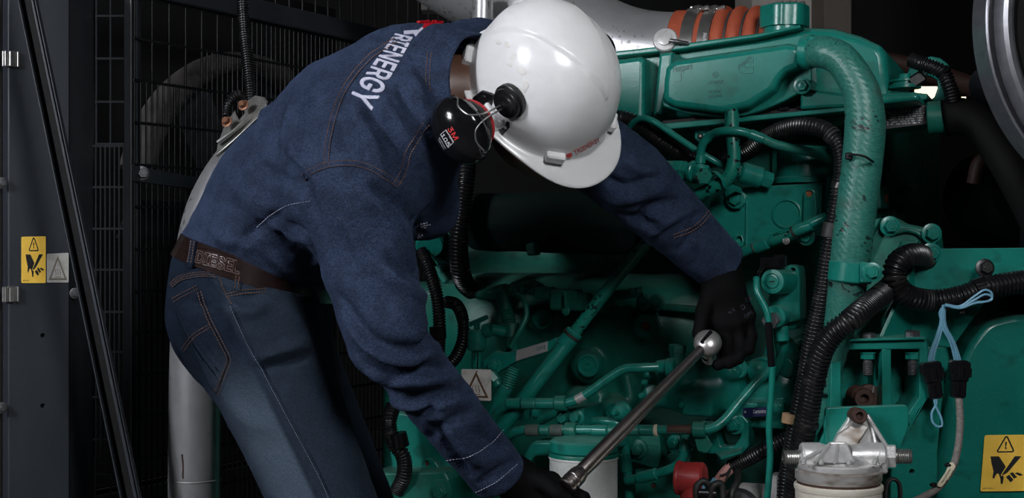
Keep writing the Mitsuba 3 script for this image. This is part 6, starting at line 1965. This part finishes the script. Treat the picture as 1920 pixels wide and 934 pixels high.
gb = thing('generator_bracket', 'bright green welded steel bracket and housing filling the lower right corner', 'steel bracket')
add('upper_plate', F_([(1714, 500), (1742, 467), (1750, 466), (1990, 464), (1990, 550), (1886, 552), (1852, 560), (1786, 652), (1655, 640), (1655, 600)], 2.46, .012, 0, .002, [.0, .02, .0, 0, 0, .0, .01, 0, 0, 0]), G, gb, 'broad upper gusset plate', smooth=30)
hs_ = add('housing', F_([(1990, 590), (1905, 590), (1852, 602), (1818, 645), (1792, 705), (1772, 770), (1758, 860), (1752, 1250), (1990, 1250)], 2.56, .4, -.06, .012, [0, .05, .05, .05, .03, .02, 0, 0, 0]), G, gb, 'large rounded generator housing', smooth=40)
add('inner_web', F_([(1776, 530), (1990, 530), (1990, 660), (1790, 720), (1776, 640)], 2.72, .02), 'shade_green', gb)  # added near-black plate that keeps the gap dark
add('gusset', hull([P(1648, 632, 2.40), P(1655, 632, 2.40), P(1706, 503, 2.44), P(1714, 500, 2.44), P(1716, 500, 2.47), P(1716, 636, 2.47), P(1655, 636, 2.47)]), G, gb, 'thin upright gusset edge')
# box frame
y0f = 2.36
add('top_flange', F_([(1560, 640), (1737, 636), (1740, 655), (1560, 656)], y0f, .11, 0, .002, .001), G, gb)
add('top_plate', F_([(1565, 637), (1734, 632), (1737, 637), (1565, 641)], y0f - .01, .11, 0, .001, .0), G, gb)
add('left_wall', F_([(1560, 650), (1577, 650), (1577, 772), (1560, 800), (1510, 880), (1494, 900), (1500, 870), (1556, 775)], y0f, .10, 0, .0015, .0), G, gb)
add('middle_wall', F_([(1654, 655), (1671, 655), (1671, 772), (1654, 772)], y0f, .10, 0, .0015, .0), G, gb)
add('right_wall', F_([(1724, 652), (1740, 650), (1740, 748), (1722, 770), (1706, 800), (1700, 780), (1724, 745)], y0f, .10, 0, .0015, .0), G, gb)
add('back_wall', F_([(1556, 640), (1742, 640), (1742, 900), (1556, 900)], y0f + .095, .008, 0, .001, .0), G, gb)
add('side_gusset', F_([(1740, 650), (1786, 652), (1776, 700), (1766, 760), (1758, 850), (1756, 1250), (1660, 1250), (1672, 862), (1690, 830), (1726, 772), (1740, 750)], y0f + .03, .012, 0, .002, .0, holes=[(1710, 884, .0045)]), G, gb, smooth=30)
add('edge_strip', hull([P(1726, 765, y0f), P(1738, 748, y0f), P(1690, 832, y0f), P(1680, 838, y0f), P(1726, 765, y0f + .03), P(1738, 748, y0f + .03), P(1690, 832, y0f + .03), P(1680, 838, y0f + .03)]), G, gb)
fp = add('filter_plate', F_([(1548, 764), (1704, 759), (1704, 800), (1690, 840), (1672, 880), (1520, 890), (1530, 850), (1548, 800)], y0f - .05, .01, 0, .002, [.008, .008, .004, 0, 0, 0, 0, 0]), G, gb, 'flat plate behind the fuel filter', smooth=30)
add('weld_run', tube([P(1548, 780, y0f - .052), P(1547, 800, y0f - .052), P(1550, 830, y0f - .05)], .003, 8), G, gb)
for x_, y_ in ((1627, 631), (1711, 627)):
    h = P(x_, y_ + 5, y0f + .02)
    b_ = add('hex_bolt', cat_([bolt(h, [0, 0, 1], .0135, .011, False)]), 'dark_zinc', gb, 'dark hex bolt', smooth=False)
    lo_ = P(x_, 660, y0f + .02)
    add('thread', lathe([(0, 0), (.009, 0)] + [(.009 if i % 2 else .0075, -.018 - .0016 * i) for i in range(14)] + [(0, -.042)], lo_, [0, 0, 1], 16), 'dark_zinc', b_, smooth=False)
    add('nut', lathe([(0, 0), (.0155, 0), (.0155, -.002), (.0125, -.003), (.0125, -.012), (0, -.012)], lo_, [0, 0, 1], 6), G, b_, smooth=False)
rbz = add('rusty_bolt', cat_([lathe([(0, .06), (.018, .06), (.018, .004), (.016, 0), (.008, 0), (.007, .012), (0, .012)], P(1621, 748, y0f + .0), [0, 1, .0], 26), lathe([(0, .004), (.021, .004), (.021, .020), (0, .020)], P(1632, 745, y0f + .03), [0, 1, 0], 26)]), 'rust', gb, 'rusty round bolt end', smooth=30)
add('stub', cyl(P(1636, 738, y0f + .03), P(1639, 724, y0f + .03), .0022, 8), 'zinc', rbz)
sign([(1846, 816), (1928, 815), (1922, 921), (1838, 922)], 2.555 , -.06, hand_sign(1, 1.36), 1, 1.36, 'label_yellow', 'ink', gb, 'yellow cut-hand warning label')

# fuel filter
ff = thing('fuel_filter', 'cast aluminium fuel filter head with a cream bowl below the green bracket', 'fuel filter')
fd = 2.235
fc = P(1572, 866, fd)
px_ = 1 / FPX * fd


def ffp(x, y, dz=0.0):
    return P(x, y, fd + dz) - fc


Q = lambda x, y, dz=0.0: P(x, y, fd + dz)
ms = [lathe([(0, -.010), (.0655, -.010), (.0665, -.008), (.0665, -.002), (.065, 0), (0, 0)], fc, [0, 0, 1], 64)]
ms += [lathe([(0, 0), (.050, 0), (.044, .006), (.030, .012), (0, .014)], fc, [0, 0, 1], 48)]
# middle: truncated pyramid with proud edges
top = [Q(1556, 832, -.018), Q(1586, 832, -.018), Q(1586, 832, .016), Q(1556, 832, .016)]
bot = [Q(1528, 868, -.050), Q(1600, 868, -.050), Q(1604, 866, .03), Q(1524, 866, .03)]
ms.append(hull(top + bot))
for a_, b_ in (((1528, 868, -.052), (1557, 832, -.019)), ((1601, 868, -.052), (1585, 832, -.019)), ((1557, 832, -.019), (1585, 832, -.019)), ((1500, 866, -.048), (1552, 836, -.016)), ((1564, 867, -.052), (1570, 833, -.019))):
    ms.append(tube([Q(*a_), Q(*b_)], .0030, 8, smoothed=False))
# the two side ports and their square feet
for x0_, x1_, s_ in ((1506, 1545, 1), (1652, 1598, 1)):
    ms.append(lathe([(0, -.004), (.020, -.004), (.0225, -.001), (.0225, .026), (.021, .030), (.019, np.linalg.norm(Q(x1_, 856) - Q(x0_, 855)) + .004), (0, np.linalg.norm(Q(x1_, 856) - Q(x0_, 855)) + .004)], Q(x0_, 856), Q(x1_, 856) - Q(x0_, 856), 36))
    sx = 1 if x1_ > x0_ else -1
    ms.append(rbox(Q(x0_ + sx * 6, 866), (.024, .038, .034), .003))
hk = add('head', cat_(ms), 'cast_aluminium', ff, 'cast aluminium head with ribs and two side ports', smooth=32)
for x_ in (1507, 1540, 1592, 1640):
    add('stud', cyl(P(x_, 872, fd - .058), P(x_, 862, fd - .058), .0042, 12), 'cast_aluminium', hk)
mt = add('mount_arm', gplate([(1588, 790), (1598, 770), (1612, 767), (1624, 771), (1636, 792), (1676, 858), (1650, 850), (1560, 838), (1572, 812)], P(1610, 800, y0f - .062), [0, -1, .06], .011, .003, .004), 'cast_aluminium', ff, 'triangular mounting arm', smooth=35)
add('arm_rib', tube([P(1626, 778, y0f - .066), P(1634, 792, y0f - .070), P(1672, 852, y0f - .075)], .0035, 10), 'cast_aluminium', mt, smooth=True)
add('arm_rib', tube([P(1633, 794, y0f - .066), P(1638, 815, y0f - .070), P(1645, 845, y0f - .08)], .003, 10), 'cast_aluminium', mt, smooth=True)
add('arm_pad', gplate([(1590, 800), (1600, 786), (1632, 800), (1606, 838), (1560, 836), (1572, 812)], P(1600, 815, y0f - .070), [0, -1, .25], .010, .003, .003), 'dirty_aluminium', mt, smooth=35)
add('arm_bolt', lathe([(0, .04), (.0125, .04), (.0125, .0), (.011, -.002), (.0068, -.002), (.0060, .008), (0, .008)], P(1612, 780, y0f - .085), [0, 1, -.05], 24), 'rust', mt, 'rusty socket bolt', smooth=30)
add('collar', lathe([(0, 0), (.0665, 0), (.0690, -.003), (.0690, -.016), (.0665, -.020), (.0, -.020)], fc + [0, 0, -.010], [0, 0, 1], 64), 'dirty_aluminium', ff, 'stained metal collar', smooth=35)
add('collar_seal', lathe([(0, 0), (.066, 0), (.0655, -.006), (0, -.006)], fc + [0, 0, -.029], [0, 0, 1], 64), 'brown_pipe', ff, smooth=35)
add('bowl', lathe([(0, 0), (.068, 0), (.0705, -.002), (.0710, -.006), (.0700, -.010), (.0685, -.011), (.0680, -.20), (.06, -.21), (0, -.21)], fc + [0, 0, -.034], [0, 0, 1], 64), 'filter_cream', ff, 'cream filter bowl', smooth=35)
pl_ = lathe([(0, -.03), (.0125, -.03), (.0125, .0)] + [(.0120 if i % 2 else .0108, .002 + .0016 * i) for i in range(12)] + [(.0085, .022), (.0085, .010), (0, .010)], P(1494, 858, fd), [-1, -.1, 0], 26)
add('threaded_port', pl_, 'zinc', ff, 'left threaded port', smooth=25)
rp_ = add('threaded_port', lathe([(0, -.03), (.0125, -.03), (.0125, .018)] + [(.0125 if i % 2 else .0112, .018 + .0016 * i) for i in range(13)] + [(.0100, .040), (.0085, .039), (.0085, .024), (0, .024)], P(1662, 855, fd), [1, -.32, .02], 30), 'zinc', ff, 'right threaded port', smooth=25)
add('hex_nut', lathe([(0, 0), (.0185, 0), (.0195, .002), (.0195, .013), (.0185, .015), (0, .015)], P(1662, 855, fd), [1, -.32, .02], 6), 'cast_aluminium', rp_, smooth=False)
add('locking_wire', cat_([tube([P(1652, 846, fd - .03), P(1646, 862, fd - .032), P(1654, 880, fd - .03)], .0008, 6), tube([P(1658, 868, fd - .03), P(1650, 872, fd - .034), P(1640, 878, fd - .03)], .0008, 6)]), 'zinc', rp_, kind='stuff')
tag(add('strap_loop', tube([P(1660, 1000, 2.26), P(1660, 930, 2.26), P(1664, 905, 2.26), P(1674, 898, 2.26), P(1685, 906, 2.26), P(1688, 932, 2.26), P(1686, 1000, 2.26)], .0075, 12, flat=.45), 'black_rubber', smooth=True), 'short dark rubber strap loop beside the fuel filter', 'strap')

# big harness along the top of the bracket
hb = thing('wiring_harness', 'thick black corrugated harness looping across the green bracket at the right', 'wiring harness')
hpts = [P(1736, 486, 2.47), P(1722, 478, 2.43), P(1704, 480, 2.40), P(1684, 492, 2.385), P(1676, 515, 2.38), P(1684, 540, 2.385), P(1706, 557, 2.39), P(1740, 564, 2.40), P(1775, 562, 2.40), P(1810, 554, 2.40), P(1845, 541, 2.40), P(1880, 534, 2.40), P(1940, 525, 2.40), P(2000, 518, 2.40)]
add('tube', conduit(hpts, .0185, .0072, .004, 24), 'black_plastic', hb, smooth=45)
add('tape', tube([P(1722, 561, 2.40), P(1736, 563.5, 2.40), P(1748, 564, 2.40)], .0195, 22), 'black_rubber', hb, smooth=True)
add('clip', tube([P(1828, 548, 2.40), P(1838, 545, 2.40), P(1848, 541, 2.40)], .0225, 26, smoothed=False), 'black_gloss', hb, 'black p-clip', smooth=35)
add('clip_strap', F_([(1838, 492), (1846, 487), (1856, 491), (1859, 518), (1854, 528), (1840, 526)], 2.425, .006, 0, .002, .004), 'zinc', hb, 'bright metal strap')
add('clip_bolt', bolt(P(1846, 503, 2.42), [0, -1, .1], .0115, .012), 'black_plastic', hb, 'black hex bolt')
add('tie', tube([P(1796, 541, 2.385), P(1800, 556, 2.375), P(1803, 572, 2.38), P(1805, 580, 2.375)], .0035, 8, flat=.5), 'black_plastic', hb)
add('tie_head', rbox(P(1804, 583, 2.375), (.009, .009, .011), .0015), 'black_plastic', hb)
cw = thing('sensor_leads', 'light blue twin wires with two black plugs hanging from the harness', 'wires')
W = lambda pts, d=2.375: tube([P(x, y, d + (o if o else 0)) for x, y, *r in pts for o in [r[0] if r else 0]], .0021, 8)
for i in range(4):
    o = i * 2.2
    add('blue_wire', W([(1770 + o * .6, 572), (1762 + o, 586), (1764 + o * .7, 602), (1756 + o, 630), (1743 + o * 1.3, 665), (1739 + o * 1.6, 690)], 2.372 - .002 * (i % 2)), 'blue_wire', cw, 'blue wire')
    add('blue_wire', W([(1768 + o * .6, 572), (1766 + o * .8, 595), (1768 + o, 615), (1781 + o * 1.1, 640), (1788 + o * 1.4, 665), (1792 + o * 1.7, 688)], 2.368 + .002 * (i % 2)), 'blue_wire', cw, 'blue wire')
for dy in (0, 7):
    add('blue_wire', W([(1772, 571 + dy * .3), (1800, 574 + dy * .4), (1828, 555 + dy), (1846, 544 + dy * 1.2), (1858, 548 + dy), (1860, 558 + dy * .4), (1852, 565), (1826, 567 + dy * .3), (1800, 578), (1774, 573)], 2.366 - .001 * dy), 'blue_wire', cw, 'looped blue wire')
add('blue_wire', W([(1751, 740), (1756, 755), (1747, 775), (1749, 792), (1758, 800), (1766, 798), (1764, 782), (1756, 765), (1752, 750), (1757, 740)], 2.34), 'blue_wire', cw, 'looped blue wire')


def plug(c, tilt, lab):
    A = np.array([[math.cos(tilt), 0, -math.sin(tilt)], [0, 1, 0], [math.sin(tilt), 0, math.cos(tilt)]])
    q = lambda x, y, z: c + np.array([x, y, z]) @ A
    k_ = add('plug', cat_([rbox(q(0, 0, .012), (.029, .024, .036), .003, A), rbox(q(0, -.002, .018), (.034, .018, .020), .002, A), rbox(q(0, 0, -.018), (.0235, .02, .030), .003, A), rbox(q(0, -.0125, .008), (.010, .006, .022), .0015, A), rbox(q(.016, -.004, .010), (.006, .014, .016), .0015, A), rbox(q(-.004, -.011, -.018), (.006, .004, .02), .001, A)]), 'black_gloss', cw, lab, smooth=30)
    return k_


plug(P(1748, 711, 2.345), -.16, 'left black plug')
plug(P(1797, 709, 2.345), .04, 'right black plug')
sc = thing('sleeved_cable', 'grey sleeved cable with a cream tag curving down from the right black plug', 'cable')
add('sleeve', tube([P(1797, 738, 2.345), P(1799, 760, 2.345), P(1800, 800, 2.345), P(1796, 840, 2.345), P(1788, 872, 2.345), P(1775, 895, 2.345), P(1758, 915, 2.345), P(1735, 930, 2.345), P(1690, 950, 2.36)], .0062, 16, step=.006), 'grey_sleeve', sc, smooth=True)
tgm = add('tag', gplate([(1787, 867), (1792, 874), (1782, 895), (1765, 914), (1757, 912), (1760, 905), (1772, 888), (1781, 868)], P(1775, 890, 2.334), [0, -1, 0], .002, .0005, .002), 'cream_tag', sc, 'cream tag with small print', smooth=30)
for s_, dx in (('CUMMINS FIELD SERVICE PART', 0), ('SENSOR CABLE 0630', 5)):
    g = text_shape(s_)
    x0, y0_, x1, y1 = g.bounds
    f = quad_map([(x0, y1), (x1, y1), (x1, y0_), (x0, y0_)], [(1764 + dx, 906 + dx * .6), (1781 + dx, 879 + dx * .6), (1783.5 + dx, 880.5 + dx * .6), (1766.5 + dx, 907.5 + dx * .6)])
    ms = []
    for p in getattr(g, 'geoms', [g]):
        loc = lambda z: (lambda w: w[:, [0, 2]])(np.array([P(a, b, 2.3338) for a, b in f(np.array(z)[:-1])]))
        m = prism(loc(p.simplify(.03).exterior.coords), 2.3334, 2.3345, 0)
        ms.append(m)
    add('tag_print', cat_(ms), 'ink', tgm, kind='stuff', smooth=False)
for x_, y_ in ((1778, 872), (1750, 909)):
    add('tie', trimesh.creation.icosphere(2, .005).apply_transform(np.diag([1.3, 1, .8, 1])).apply_translation(P(x_, y_, 2.338)), 'black_gloss', sc, smooth=True)

# polished round rim at the top right
wr_ = thing('steel_rim', 'large round polished steel rim cut off by the top right corner', 'steel ring')
wc = P(2216, 40, 2.25)
s = 2.25 / FPX
add('rim', lathe([(r * s, h) for r, h in ((240, .05), (318, .05), (320, .012), (321, .002), (325, -.008), (332, -.014), (340, -.016), (348, -.014), (355, -.007), (359, .002), (361, .018), (371, .018), (372, -.002), (374, -.006), (377, -.004), (378, .002), (378, .05), (240, .05))], wc, [-.05, 1, 0], 160), 'polished_rim', wr_, smooth=28)
add('disc', lathe([(r * s, h) for r, h in ((0, .03), (300, .03), (317, .018), (319, .02), (319, .05), (0, .05))], wc, [-.05, 1, 0], 120), 'void_black', wr_, 'dark inner disc', smooth=35)
add('spindle', cyl(wc + [0, .04, 0], wc + [0, .9, 0], .05, 30), 'black_steel', wr_)
add('stand', rbox([wc[0], wc[1] + .5, wc[2] / 2], (.12, .12, wc[2]), .005), 'black_steel', wr_)
